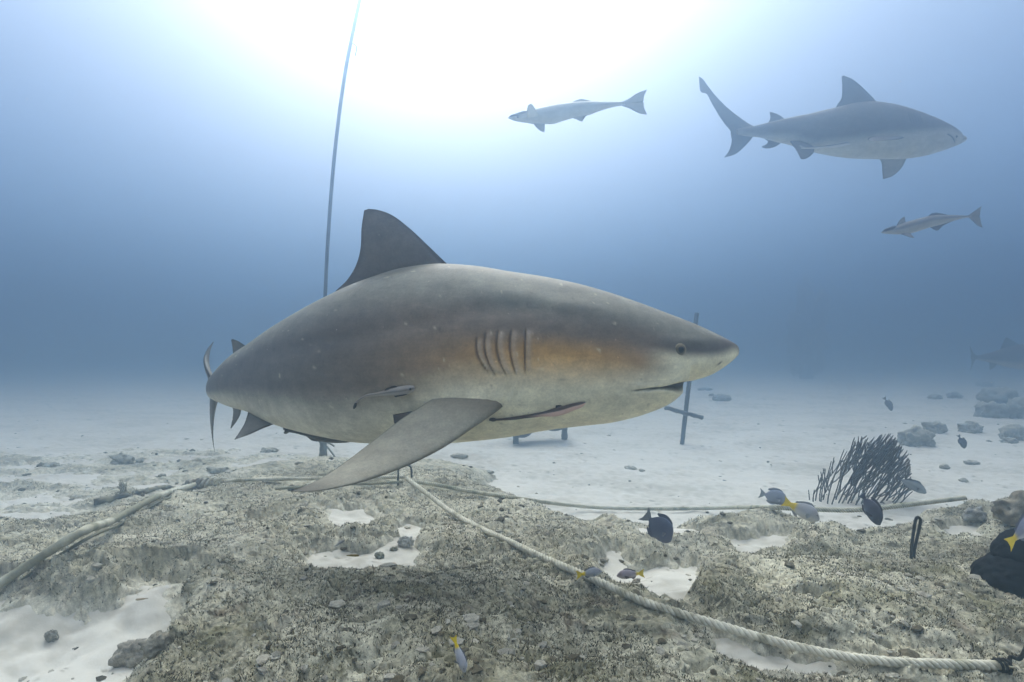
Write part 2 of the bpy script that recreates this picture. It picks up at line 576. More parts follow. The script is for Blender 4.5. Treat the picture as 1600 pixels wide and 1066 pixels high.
def rock_col(x, y, z):
    pale = srgb(190, 186, 164); mid = srgb(152, 148, 126); dark = srgb(68, 64, 50); olive = srgb(108, 105, 74); rust = srgb(112, 96, 78)
    p = np.stack([x, y, z], 1)
    n1 = fbm2(x * 2.6, y * 2.6, 4, 101)[:, None]
    n2 = fbm3(p * 26, 3, 102, .7)[:, None]
    n3 = noise3(p * 135, 103)[:, None] * .8
    n4 = fbm2(x * 6, y * 8, 3, 104)[:, None]
    c = mid + (pale - mid) * sstep(-0.25, 0.35, n1 + n2 * 0.9)
    c = c + (dark - c) * sstep(0.02, 0.5, n3 * 0.6 + n2 * 0.9 - n1 * 0.5) * 0.8
    c = c + (olive - c) * sstep(0.1, 0.35, n4 + n3 * 0.2) * 0.55
    c = c + (rust - c) * sstep(0.3, 0.5, -n4 + n2 * 0.4) * 0.5
    return c


def sand_col(x, y):
    a = srgb(204, 201, 190); b = srgb(178, 174, 162)
    n = fbm2(x * 1.3, y * 2.0, 4, 111)[:, None]
    n2 = fbm2(x * 16, y * 22, 3, 112)[:, None]
    c = a + (b - a) * sstep(-0.1, 0.4, n * 0.6 + n2 * 0.5)
    sp = sstep(0.34, 0.48, fbm2(x * 18, y * 26, 3, 113))[:, None] * sstep(0.0, 0.25, fbm2(x * 1.6, y * 2.0, 2, 114))[:, None]
    return c + (srgb(120, 114, 98) - c) * sp * 0.8


def rock_shift(x, y, z):
    """sideways bulging of the rock, so that steep faces turn knobbly and overhang"""
    q = np.stack([x * 14, y * 14, z * 26], 1)
    q2 = np.stack([x * 45, y * 45, z * 60], 1)
    return (noise3(q, 121) * 0.011 + noise3(q2, 123) * 0.005, noise3(q + 9.3, 122) * 0.014 + noise3(q2 + 4.4, 124) * 0.005)


def rock_surf(x, y):
    r, s = terrain(x, y)
    r = np.maximum(r, s - 0.05)
    n, n2 = rock_shift(x, y, r)
    c = rock_col(x, y, r)
    # sand dust lying thickly where the rock runs out into the sand and in its shallow dips
    dust = sstep(0.050, 0.004, r - s + 0.010 * fbm2(x * 30, y * 34, 3, 151))
    lay_ = sstep(0.05, 0.45, fbm2(x * 2.2, y * 3.2, 4, 152) + 0.25 * fbm2(x * 22, y * 26, 2, 153)) * 0.45
    crest = 0.55 * sstep(1.50, 2.15, y - 0.35 * np.clip(x, 0, 2)) * (0.65 + 0.6 * fbm2(x * 14, y * 18, 3, 154))
    f = np.clip(np.maximum(dust, lay_ + crest), 0, 1)[:, None]
    c = c + (srgb(204, 200, 182) - c) * f * 0.88
    spk = sstep(0.15, 0.5, noise3(np.stack([x, y, r], 1) * 210, 155))[:, None] * 0.30
    c = c * (1 - spk)
    return r, c, (n, n2)


def sand_surf(x, y):
    r, s = terrain(x, y)
    return s, sand_col(x, y), (0, 0)


rows = np.geomspace(0.62, 7.4, 720)
reef = fan("reef_terrain", rows, 900, 1.22, rock_surf, None, M_ROCK)
tag(reef, "rough grey-green limestone reef shelf coated in turf and dusted with sand", kind='structure')
rows = np.concatenate([np.geomspace(0.5, 9.0, 420), np.geomspace(9.1, 44, 70)])
sando = fan("seabed_sand", rows, 520, 1.5, sand_surf, None, M_SAND)
tag(sando, "pale sandy seabed stretching away into blue water", kind='structure')
# sand under and behind the camera
bx, by = np.meshgrid(np.linspace(-44, 44, 90), np.linspace(-44, 44, 90), indexing='ij')
bz = -0.09 + 0 * bx
me = mesh_from("seabed", np.stack([bx.ravel(), by.ravel(), bz.ravel()], 1), grid_faces(90, 90)[:, ::-1], sand_col(bx.ravel(), by.ravel()))
me.materials.append(M_SAND)
o = bpy.data.objects.new("seabed", me); COL.objects.link(o)
tag(o, kind='structure')

# ---------------------------------------------------------------- fish bodies
def loft_body(st, ts, nv, depth_keys=None, colf=None, disp=None, expo=2.0, belly=0.0):
    """st rows: px, top, bottom, depth, width/height ratio. returns V, faces, info"""
    st = np.array(st, float)
    k = np.arange(len(st), dtype=float)
    # sample positions given as fractional station index
    px, yt, yb, d, wr = [pchip(k, st[:, c], ts) for c in range(5)]
    C = np.array([P(a, (b + c) / 2, e) for a, b, c, e in zip(px, yt, yb, d)])
    ybs = pchip(k, st[:, 5], ts) if st.shape[1] > 5 else yb
    ym = (yt + ybs) / 2
    C = np.array([P(a, b, e) for a, b, e in zip(px, ym, d)])
    hh = (ybs - yt) / 2 * d / F
    hl = (yb - ym) * d / F
    tan = np.gradient(C, axis=0); tan[:, 2] = 0
    for _ in range(6):
        tan = (np.roll(tan, 1, 0) * 0 + tan)
    kk = np.ones(9) / 9
    tx = np.convolve(np.pad(tan[:, 0] / (np.linalg.norm(tan[:, :2], axis=1) + 1e-9), 4, mode='edge'), kk, 'valid')
    ty = np.convolve(np.pad(tan[:, 1] / (np.linalg.norm(tan[:, :2], axis=1) + 1e-9), 4, mode='edge'), kk, 'valid')
    ln = np.hypot(tx, ty) + 1e-9; tx /= ln; ty /= ln
    nx, ny = ty, -tx                       # lateral direction
    # make lateral point towards the camera side (-Y) for consistency
    sgn = np.where(ny > 0, -1.0, 1.0)
    sgn = np.full_like(sgn, np.sign(np.median(sgn)) or 1.0)
    nx = nx * sgn; ny = ny * sgn
    th = np.arange(nv) / nv * 2 * np.pi     # 0 = near side, pi/2 top
    ct, sn = np.cos(th), np.sin(th)
    lat = np.sign(ct) * np.abs(ct) ** (2 / expo)
    ver = np.sign(sn) * np.abs(sn) ** (2 / expo)
    w = hh * wr
    latf = lat[None, :] * (1 - belly * ver[None, :])
    LAT = w[:, None] * latf
    vv = np.broadcast_to(ver, (len(ts), nv))
    VER = np.where(vv > 0, hh[:, None] * vv, hl[:, None] * vv)
    U = np.broadcast_to(px[:, None], LAT.shape)
    YY = ym[:, None] - VER / (d[:, None] / F)
    VF = 0.5 + 0.5 * np.broadcast_to(ver, LAT.shape)
    if disp is not None:
        s, dl = disp(U, YY, VF, lat[None, :], LAT)
        LAT = LAT * s; VER = VER * (1 - (1 - s) * 0.15)
        LAT = LAT + dl
    V = C[:, None, :] + np.stack([nx[:, None] * LAT, ny[:, None] * LAT, VER], -1)
    V = V.reshape(-1, 3)
    f = grid_faces(len(ts), nv, True)
    n = len(ts)
    V = np.concatenate([V, C[:1], C[-1:]])
    j = np.arange(nv); j2 = (j + 1) % nv
    c0 = n * nv
    fs = [f, np.stack([np.full(nv, c0), j2, j], 1), np.stack([np.full(nv, c0 + 1), (n - 1) * nv + j, (n - 1) * nv + j2], 1)]
    cols = colf(U, YY, VF, V[:c0].reshape(n, nv, 3)).reshape(-1, 3)
    cols = np.concatenate([cols, cols[:1], cols[c0 - 1:c0]])
    return V, fs, cols, (C, hh, w, nx, ny, px)


def fin(LE, TE, th, n=40, m=14, flare=1.2, colf=None, wav=0.0, fl_len=0.06):
    """LE, TE: 3D outlines root to tip; th: half thickness at the root"""
    A = catmull(LE, n); B = catmull(TE, n)
    t = np.linspace(0, 1, n)
    u = np.linspace(0, 1, m)
    ch = B - A
    cl = np.linalg.norm(ch, axis=1)
    span = np.gradient((A + B) / 2, axis=0)
    nr = np.cross(span, ch)
    nr = nr / (np.linalg.norm(nr, axis=1)[:, None] + 1e-12)
    for _ in range(3):
        nr[1:-1] = (nr[:-2] + nr[1:-1] + nr[2:]) / 3
    nr[-1] = nr[-2]; nr[0] = nr[1]
    nr /= np.linalg.norm(nr, axis=1)[:, None] + 1e-12
    prof = 2.2 * np.sqrt(u) * (1 - u) ** 0.9 + 0.05 * (1 - u) * sstep(0, 0.03, u)
    tk = th * (0.22 + 0.78 * (1 - t) ** 1.2) * np.clip(cl / (cl.max() + 1e-9) * 1.6, 0.15, 1) * (1 + flare * np.exp(-t / fl_len))
    base = A[:, None, :] + ch[:, None, :] * u[None, :, None]
    off = nr[:, None, :] * (tk[:, None] * prof[None, :])[:, :, None]
    wv = 0
    if wav:
        wv = nr[:, None, :] * (wav * np.sin(t[:, None] * 7 + u[None, :] * 2) * u[None, :])[:, :, None]
    top = base + off + wv; bot = base - off + wv
    V = np.concatenate([top.reshape(-1, 3), bot.reshape(-1, 3)])
    f1 = grid_faces(n, m); f2 = grid_faces(n, m)[:, ::-1] + n * m
    # close leading edge, trailing edge, tip
    i = np.arange(n - 1)
    le = np.stack([i * m, (i + 1) * m, (i + 1) * m + n * m, i * m + n * m], 1)
    te = np.stack([i * m + m - 1, i * m + m - 1 + n * m, (i + 1) * m + m - 1 + n * m, (i + 1) * m + m - 1], 1)
    j = np.arange(m - 1)
    tp = np.stack([(n - 1) * m + j, (n - 1) * m + j + n * m, (n - 1) * m + j + 1 + n * m, (n - 1) * m + j + 1], 1)
    T = np.broadcast_to(t[:, None], (n, m)); Uu = np.broadcast_to(u[None, :], (n, m))
    c = colf(T, Uu)
    c = np.concatenate([c[0].reshape(-1, 3), c[1].reshape(-1, 3)]) if isinstance(c, tuple) else np.concatenate([c.reshape(-1, 3)] * 2)
    return V, [f1, f2, le, te, tp], c


def eye(name, c, nrm_, r, parent, ring=srgb(150, 145, 125), iris=srgb(120, 112, 90), pupil=(0.004, 0.004, 0.004), slit=0.6):
    """eyeball with a pupil as its own piece"""
    nrm_ = np.asarray(nrm_, float); nrm_ /= np.linalg.norm(nrm_)
    up = np.array([0, 0, 1.0]); sd_ = np.cross(nrm_, up); sd_ /= np.linalg.norm(sd_); up = np.cross(sd_, nrm_)
    V, Fc = ICO[3]
    W_ = c + r * (V[:, :1] * sd_ + V[:, 1:2] * up + V[:, 2:3] * nrm_ * 0.55)
    b = MB(); b.add(W_, Fc, iris)
    # lid ring
    a = np.linspace(0, 2 * np.pi, 33)
    ringp = c + r * 1.02 * (np.cos(a)[:, None] * sd_ + np.sin(a)[:, None] * up) - nrm_ * r * 0.05
    v, f, _ = tube(ringp, r * 0.17, 8, False)
    b.add(v, f, ring)
    e = b.build(name, M_EYE, parent)
    b = MB()
    W_ = c + nrm_ * r * 0.22 + r * 0.70 * (V[:, :1] * sd_ * slit + V[:, 1:2] * up + V[:, 2:3] * nrm_ * 0.62)
    b.add(W_, Fc, pupil)
    b.build("pupil", M_EYE, e)
    return e


# ================================================================ the big bull shark
K1 = [  # px, top, bottom, depth, width/height
    (1153.5, 546.5, 549.5, 1.93, 1.3),
    (1151, 540, 555, 1.93, 1.35),
    (1145, 535.5, 561, 1.93, 1.38),
    (1130, 527.5, 572.5, 1.93, 1.28),
    (1105, 515.5, 587, 1.93, 1.15),
    (1080, 504.5, 594.5, 1.93, 1.05),
    (1066, 499, 597, 1.93, 0.985),
    (1063.5, 498, 599, 1.93, 0.975),
    (1061.5, 497, 613, 1.93, 0.965),
    (1056, 495, 620, 1.93, 0.935),
    (1040, 489, 632, 1.93, 0.86),
    (1000, 474, 648, 1.93, 0.80),
    (950, 457, 660, 1.93, 0.76),
    (900, 443, 665.5, 1.93, 0.74),
    (850, 432.5, 672, 1.94, 0.73),
    (800, 425, 681, 1.95, 0.72),
    (740, 415.5, 688, 1.97, 0.72),
    (690, 412.5, 691.5, 1.99, 0.73),
    (640, 418, 692.5, 2.02, 0.73),
    (580, 436, 691, 2.06, 0.72),
    (520, 463, 682.5, 2.13, 0.70),
    (480, 484, 674, 2.20, 0.68),
    (440, 507, 663, 2.29, 0.66),
    (400, 533.5, 645, 2.41, 0.66),
    (370, 553, 637, 2.53, 0.66),
    (350, 571, 630, 2.64, 0.66),
    (340, 581, 626, 2.74, 0.66),
    (334, 587, 623, 2.86, 0.6),
    (331, 590, 619, 2.98, 0.5),
    (330, 592, 616, 3.08, 0.3),
]


def tsamp(segs):
    o_ = []
    for a, b, n in segs:
        o_.append(np.linspace(a, b, n, endpoint=False))
    o_.append([segs[-1][1]])
    return np.concatenate(o_)


K1 = [q + ({1080: 598, 1066: 604, 1063.5: 605.5, 1061.5: 607, 1056: 613}.get(q[0], q[2]),) for q in K1]


TS1 = tsamp([(0, 1, 8), (1, 3, 20), (3, 6, 50), (6, 9, 36), (9, 12, 110), (12, 14, 36), (14, 16.5, 110), (16.5, 22, 90), (22, 29, 110)])
GX = [827, 808, 792, 777, 766]
GTOP = [518, 519, 520, 522, 531]
GBOT = [578, 581, 582, 581, 578]


def gill_curve(k, y):
    f = (y - GTOP[k]) / (GBOT[k] - GTOP[k])
    return GX[k] + [0, 4, 6, 7, 9][k] * (f - 0.15) ** 2 * 2.4 - [1, 3, 3, 3, 2][k] * np.sin(np.clip(f, 0, 1) * np.pi) * 0.5


def ymouth(U):
    return 604 - (U - 985) / 77.0 * 6.0


def disp1(U, Y, VF, lat, LAT):
    s = np.ones_like(U)
    dl = np.zeros_like(U)
    # mouth slit
    win = sstep(968, 988, U) * sstep(1066, 1062, U)
    wid = 1.5 + 6.0 * sstep(1015, 1058, U)
    ym = ymouth(U) + wid * 0.5
    m_ = np.exp(-((Y - ym) / wid) ** 4) * win
    s = s * (1 - m_ * (0.05 + 0.38 * sstep(990, 1050, U)))
    # lips swell
    s = s * (1 + 0.02 * np.exp(-((Y - (ym - 6)) / 4.0) ** 2) * win)
    side = np.sign(lat)
    # gill flaps
    for k in range(5):
        f = (Y - GTOP[k]) / (GBOT[k] - GTOP[k])
        w_ = sstep(-0.03, 0.12, f) * sstep(1.05, 0.86, f)
        xg = gill_curve(k, Y)
        d = U - xg
        flap = 0.011 * np.exp(-np.clip(d, 0, None) / 9.0) * (d > 0) * sstep(0, 1.2, d)
        groove = -0.008 * np.exp(-((d + 0.7) / 1.1) ** 2)
        dl = dl + side * (flap + groove) * w_ * sstep(0.2, 0.5, np.abs(lat))
    # brow ridge and muscle relief
    dl = dl + side * 0.004 * np.exp(-((Y - 533) / 6.0) ** 2) * np.exp(-((U - 1064) / 26.0) ** 2)
    dl = dl - side * 0.006 * np.exp(-((Y - (546 + (1064 - U) * 0.03)) / 13.0) ** 2) * np.exp(-((U - 1064) / 16.0) ** 2)
    # shoulder hollow above the gills, keel along the back
    dl = dl + side * 0.012 * np.exp(-(((U - 880) / 90.0) ** 2 + ((Y - 480 - (U - 880) * 0.18) / 14.0) ** 2))
    dl = dl - side * 0.010 * np.exp(-(((U - 790) / 60.0) ** 2 + ((Y - 490) / 12.0) ** 2))
    dl = dl - side * 0.008 * np.exp(-(((U - 640) / 170.0) ** 2 + ((Y - (520 + (640 - U) * 0.20)) / 14.0) ** 2))
    dl = dl + side * 0.012 * np.exp(-(((U - 760) / 44.0) ** 2 + ((Y - 620 + (U - 760) * 0.1) / 17.0) ** 2))
    # skin creases behind the fin base
    dl = dl + side * 0.0015 * np.sin((U + Y * 0.4) * 0.55) * np.exp(-(((U - 800) / 25.0) ** 2 + ((Y - 612) / 22.0) ** 2))
    return s, dl


C_DORS = srgb(126, 124, 112); C_MID = srgb(116, 103, 90); C_WARMLIT = srgb(208, 160, 88); C_BEL = srgb(238, 230, 200); C_DARK = srgb(52, 48, 46)  # the golden flank tone has warm light mixed into the grey hide


def mixc(a, b, f):
    return a + (b - a) * f[..., None]


def shark_col(U, Y, VF, V3, px_head=1153, warmlit=1.0, mouth=True, gills=True):
    n1 = noise3(V3 * 3.2, 3); n2 = noise3(V3 * np.array([9, 9, 22.0]), 5); n3 = noise3(V3 * 40, 6); n4 = noise3(V3 * np.array([4, 4, 30.0]), 8)
    v = VF + 0.03 * n1 + 0.02 * n2
    c = np.zeros(U.shape + (3,)); c[:] = C_DORS
    c = mixc(c, C_DORS * 1.14, sstep(0.0, 0.6, n4 + n1 * 0.6) * 0.6)
    mid_ = mixc(np.broadcast_to(srgb(104, 100, 94), c.shape), C_MID, sstep(480, 740, U)) if warmlit else np.broadcast_to(C_MID, c.shape)
    c = mixc(c, mid_, sstep(0.88, 0.68, v))
    if warmlit:  # warm light on the flank, painted into the skin colour
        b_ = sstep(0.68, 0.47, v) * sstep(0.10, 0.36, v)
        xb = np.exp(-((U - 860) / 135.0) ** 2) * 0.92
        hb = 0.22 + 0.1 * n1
        c = mixc(c, mixc(mid_ * 1.08, C_WARMLIT, np.clip(xb * warmlit, 0, 1)), b_)
    # belly
    bel = mixc(np.broadcast_to(srgb(206, 202, 184), c.shape), C_BEL, sstep(560, 740, U)) if warmlit else np.broadcast_to(C_BEL, c.shape)
    bl = 0.46 + (-0.12) * sstep(760, 620, U) if warmlit else 0.44
    c = mixc(c, bel, sstep(bl + 0.07, bl - 0.20, v) * (0.95))
    n5 = noise3(V3 * np.array([5.5, 5.5, 13.0]), 15); n6 = noise3(V3 * 18, 16)
    c = c * (1 + 0.05 * n3 + 0.06 * n2 + 0.15 * n5 + 0.07 * n6)[..., None]
    # scattered pale and dark nicks
    sp = noise3(V3 * 62, 9)
    c = mixc(c, C_BEL, sstep(0.80, 0.88, sp) * 0.35)
    c = mixc(c, C_DARK, sstep(-0.80, -0.9, sp) * 0.3)
    return c


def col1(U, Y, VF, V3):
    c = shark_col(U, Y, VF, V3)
    # dark cap of the snout above a line running from the eye to the tip, pale underside of the snout
    yl = np.interp(U, [985, 1040, 1064, 1090, 1115, 1135, 1154], [545, 552, 556, 556, 553, 547, 546])
    head = sstep(980, 1050, U)
    up = sstep(yl + 9, yl - 9, Y)
    hc = mixc(np.broadcast_to(srgb(232, 224, 192), c.shape), srgb(92, 86, 80), up)
    hc = mixc(hc, C_DORS, sstep(-10, -32, Y - yl))
    c = mixc(c, hc, head)
    c = mixc(c, C_DARK, np.exp(-(((U - 1152) / 5.0) ** 2 + ((Y - 549) / 9.0) ** 2)) * 0.5)
    win = sstep(966, 984, U) * sstep(1067, 1063, U)
    wid = 1.4 + 5.8 * sstep(1015, 1058, U)
    m_ = np.exp(-((Y - ymouth(U) - wid * 0.5) / (wid * 1.0)) ** 4) * win
    c = mixc(c, srgb(34, 25, 22), m_ * 0.95)
    for k in range(5):
        f = (Y - GTOP[k]) / (GBOT[k] - GTOP[k])
        w_ = sstep(-0.03, 0.08, f) * sstep(1.05, 0.92, f)
        d = U - gill_curve(k, Y)
        c = mixc(c, srgb(60, 48, 40), np.exp(-((d + 0.6) / 1.1) ** 2) * w_ * 0.62)
        c = mixc(c, srgb(176, 162, 146), np.exp(-((d - 4.5) / 3.6) ** 2) * w_ * 0.5)
    # nostril
    c = mixc(c, C_DARK, np.exp(-(((U - 1111) + (Y - 567) * 0.5) / 3.0) ** 2 - ((Y - 567 + (U - 1111) * 0.5) / 1.6) ** 2) * 0.9)
    return c


root = empty("bull_shark", P(740, 700, 1.95), "huge heavy-bodied grey shark with warm light painted on its flank, gliding low over the reef", "shark")
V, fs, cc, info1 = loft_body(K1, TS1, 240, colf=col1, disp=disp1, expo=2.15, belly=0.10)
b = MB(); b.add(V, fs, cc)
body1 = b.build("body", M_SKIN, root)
C1, HH1, W1, NX1, NY1, PX1 = info1


def flank_point(px, py, out_=0.0):
    """point on the near side of the big shark's body"""
    i = np.argmin(np.abs(PX1 - px))
    c = C1[i]; 
    tgt = P(px, py, c[1])
    s = np.clip((tgt[2] - c[2]) / HH1[i], -0.99, 0.99)
    lat = W1[i] * (1 - abs(s) ** 2.15) ** (1 / 2.15) * (1 - 0.10 * s)
    for _ in range(3):
        p = np.array([c[0] + NX1[i] * lat, c[1] + NY1[i] * lat, 0])
        tgt = P(px, py, p[1])
        s = np.clip((tgt[2] - c[2]) / HH1[i], -0.99, 0.99)
        lat = W1[i] * (1 - abs(s) ** 2.15) ** (1 / 2.15) * (1 - 0.10 * s)
        # station whose surface lands at this px
        d = np.abs((C1[:, 0] + NX1 * W1 * (1 - abs(s) ** 2.15) ** (1 / 2.15)) / (C1[:, 1] + NY1 * W1 * (1 - abs(s) ** 2.15) ** (1 / 2.15)) * F + 800 - px)
        i = np.argmin(d); c = C1[i]
    lat = W1[i] * (1 - abs(s) ** 2.15) ** (1 / 2.15) * (1 - 0.10 * s) + out_
    return np.array([c[0] + NX1[i] * lat, c[1] + NY1[i] * lat, tgt[2]])


def PP(l):
    return [P(*q) for q in l]


def fincol(base, edge, pale_under=None):
    def f(T, U):
        c = np.zeros(T.shape + (3,)); c[:] = base
        c = mixc(c, edge, np.clip(np.exp(-U / 0.05) * 0.7 + sstep(0.85, 1.0, U) * 0.5 + sstep(0.85, 1.0, T) * 0.6, 0, 1))
        if pale_under is None: return c
        c2 = np.zeros(T.shape + (3,)); c2[:] = pale_under
        return (c, mixc(c2, edge, sstep(0.8, 1, T) * 0.8))
    return f


FG = srgb(112, 108, 98); FE = srgb(62, 56, 52); BR = srgb(106, 96, 84)
# first dorsal fin
b = MB()
b.add(*fin(PP([(712, 424, 1.99), (697, 411, 1.99), (670, 385, 1.99), (640, 357, 1.99), (612, 336, 1.99), (590, 328, 1.99), (576, 326.5, 1.99)]),
           PP([(520, 474, 2.12), (521, 460, 2.12), (542, 438, 2.09), (556, 415, 2.06), (563, 390, 2.03), (565, 355, 2.0), (569, 329, 1.99)]),
           0.030, n=60, m=30, flare=1.0, colf=fincol(BR, FE)))
b.build("dorsal_fin", M_SKIN, root)
# pectoral fin reaching towards the camera and down
def pec_col(T, U):
    c, c2 = fincol(srgb(82, 79, 74), srgb(38, 36, 35), srgb(150, 146, 130))(T, U)
    rt = sstep(.40, .16, T) * .9
    n_ = noise3(np.stack([T * 14, U * 6, T * 0], -1), 17)
    c = c * (1 + .10 * n_)[..., None]
    return mixc(c, srgb(102, 90, 76), rt), mixc(c2, srgb(102, 90, 76), rt)


b = MB()
b.add(*fin(PP([(812, 606, 1.93), (799, 623, 1.81), (782, 638, 1.76), (740, 668, 1.70), (690, 701, 1.64), (625, 732, 1.57), (550, 757, 1.49), (490, 768, 1.44), (458, 768, 1.42)]),
           PP([(722, 582, 1.95), (706, 603, 1.82), (676, 625, 1.775), (630, 655, 1.74), (592, 683, 1.70), (558, 707, 1.63), (520, 733, 1.55), (484, 754, 1.47), (456, 766, 1.42)]),
           0.030, n=80, m=34, flare=0.5, colf=pec_col, wav=0.006, fl_len=0.16))
b.add(*fin(PP([(690, 628, 1.83), (645, 642, 1.80), (614, 648, 1.77)]), PP([(700, 645, 1.80), (650, 656, 1.78), (616, 662, 1.765)]), 0.008, n=16, m=8, flare=0,
           colf=fincol(srgb(92, 86, 82), srgb(60, 56, 54))))
b.build("pectoral_fin", M_SKIN, root)
# far pectoral (hidden, on the other side)
b = MB()
b.add(*fin(PP([(800, 640, 2.12), (770, 668, 2.25), (735, 688, 2.40), (705, 688, 2.5)]), PP([(720, 650, 2.12), (715, 668, 2.25), (705, 680, 2.4), (702, 688, 2.5)]),
           0.025, n=30, m=12, colf=fincol(FG, FE)))
b.build("pectoral_fin", M_SKIN, root)
# second dorsal
b = MB()
b.add(*fin(PP([(398, 545, 2.48), (383, 540, 2.50), (372, 533, 2.50), (364, 530, 2.50)]), PP([(366, 566, 2.62), (364, 552, 2.60), (363, 541, 2.55), (361, 531, 2.50)]),
           0.012, n=20, m=12, colf=fincol(FG, FE)))
b.build("second_dorsal_fin", M_SKIN, root)
# pelvic fins
for dd in (0.0, 0.13):
    b = MB()
    b.add(*fin(PP([(440, 655, 2.24 + dd), (428, 663, 2.22 + dd), (412, 669, 2.2 + dd), (390, 679, 2.18 + dd), (367, 687, 2.17 + dd)]),
               PP([(390, 636, 2.34 + dd), (386, 650, 2.3 + dd), (381, 664, 2.25 + dd), (373, 677, 2.2 + dd), (366, 687, 2.17 + dd)]), 0.014, n=24, m=12, colf=fincol(FG, FE)))
    if dd == 0: b.build("pelvic_fin", M_SKIN, root)
# anal fin
b = MB()
b.add(*fin(PP([(376, 632, 2.50), (376, 645, 2.50), (370, 658, 2.52), (361, 670, 2.54)]), PP([(357, 628, 2.62), (364, 640, 2.60), (363, 655, 2.58), (360, 669, 2.54)]),
           0.010, n=20, m=10, colf=fincol(FG, FE)))
b.build("anal_fin", M_SKIN, root)
# tail fin seen nearly edge-on
b = MB()
b.add(*fin(PP([(337, 604, 2.88), (330, 592, 2.95), (322, 578, 3.02), (318, 562, 3.10), (323, 547, 3.2), (333, 534, 3.32)]),
           PP([(331, 604, 3.10), (329, 590, 3.12), (328, 578, 3.14), (327, 562, 3.2), (329, 547, 3.27), (334, 534, 3.34)]), 0.018, n=34, m=12, flare=1.2, colf=fincol(FG, FE)))
b.add(*fin(PP([(338, 606, 2.86), (337, 626, 2.90), (334, 650, 2.95), (333, 675, 3.0), (334, 695, 3.06), (336, 707, 3.1)]),
           PP([(331, 606, 3.08), (329, 626, 3.05), (328, 650, 3.04), (330, 675, 3.05), (333, 695, 3.08), (336, 707, 3.11)]), 0.020, n=34, m=12, flare=1.0, colf=fincol(FG, FE)))
b.build("tail_fin", M_SKIN, root)
# eye
pe = flank_point(1063.5, 546.5, -0.001)
i_ = np.argmin(np.abs(PX1 - 1064))
eye("eye", pe, (0.12 + NX1[i_] * 1.0, NY1[i_], 0.02), 0.017, root, ring=srgb(150, 138, 112), iris=srgb(98, 88, 64), slit=0.95)

# ================================================================ the second shark
def c4(x, y, d): return (1060 + x * 0.3125, 80 + y * 0.3125, d)


D2 = 5.0
K2c = [(1429, 434, 441), (1427, 424, 449), (1418, 414, 458), (1395, 400, 470), (1355, 376, 486), (1300, 350, 505), (1240, 325, 521), (1170, 300, 533), (1100, 279, 537), (1030, 264, 537),
       (960, 256, 536), (880, 262, 533), (800, 280, 524), (720, 298, 510), (640, 317, 492), (560, 332, 466), (500, 345, 455), (450, 357, 442), (400, 369, 430), (370, 376, 428), (330, 382, 424), (290, 390, 416)]
K2 = []
for k, (x, t_, bt) in enumerate(K2c):
    a = c4(x, t_, D2); e = c4(x, bt, D2)
    K2.append((a[0], a[1], e[1], D2 + 0.05 * math.sin(k * 0.25), [1.2, 1.25, 1.2, 1.1, 0.95, 0.85, 0.78, 0.74][k] if k < 8 else (0.72 if k < 16 else 0.6)))


def col2(U, Y, VF, V3):
    c = np.zeros(U.shape + (3,)); c[:] = srgb(92, 90, 86)
    n1 = noise3(V3 * 3, 13); n2 = noise3(V3 * np.array([12, 12, 30.0]), 14)
    x = (U - 1060) / 0.3125; y = (Y - 80) / 0.3125
    yl = np.interp(x, [290, 560, 650, 800, 940, 1100, 1200, 1300, 1380, 1430], [420, 440, 474, 468, 450, 440, 430, 415, 418, 430]) + 6 * n1 + 5 * n2
    c = mixc(c, srgb(190, 186, 170), sstep(-26, 26, y - yl))
    c = c * (1 + 0.08 * n2)[..., None]
    m_ = np.exp(-((y - (440 + 30 * ((x - 1298) / 58) ** 2)) / 3.5) ** 2) * sstep(1290, 1305, x) * sstep(1362, 1350, x)
    c = mixc(c, srgb(40, 34, 34), m_)
    for k in range(5):
        xg = 1092 + k * 15 + (y - 370) * 0.12
        c = mixc(c, srgb(60, 60, 60), np.exp(-((x - xg) / 2.5) ** 2) * sstep(340, 350, y) * sstep(400, 388, y) * 0.9)
    return c


def disp2(U, Y, VF, lat, LAT):
    x = (U - 1060) / 0.3125; y = (Y - 80) / 0.3125
    m_ = np.exp(-((y - (440 + 30 * ((x - 1298) / 58) ** 2)) / 5) ** 2) * sstep(1290, 1305, x) * sstep(1362, 1350, x)
    dl = -np.sign(lat) * 0.012 * m_
    for k in range(5):
        xg = 1092 + k * 15 + (y - 370) * 0.12
        dl = dl - np.sign(lat) * 0.006 * np.exp(-((x - xg) / 3) ** 2) * sstep(340, 350, y) * sstep(400, 388, y)
    return np.ones_like(U), dl


root2 = empty("bull_shark", P(1300, 280, D2), "whole grey shark with white belly cruising high in blue water", "shark")
V, fs, cc, info2 = loft_body(K2, np.concatenate([np.linspace(0, 3, 30, endpoint=False), np.linspace(3, 9, 90, endpoint=False), np.linspace(9, 21, 80)]), 120, colf=col2, disp=disp2, expo=2.1, belly=0.05)
b = MB(); b.add(V, fs, cc); b.build("body", M_SKIN, root2)
F2 = srgb(80, 79, 77); F2e = srgb(64, 62, 62)


def f4(le, te, th, name, parent, base=F2, edge=F2e, n=26, fl=0.8):
    b = MB()
    b.add(*fin([P(*c4(x, y, D2 + z)) for x, y, z in le], [P(*c4(x, y, D2 + z)) for x, y, z in te], th, n=n, m=12, flare=fl, colf=fincol(base, edge)))
    return b.build(name, M_SKIN, parent)


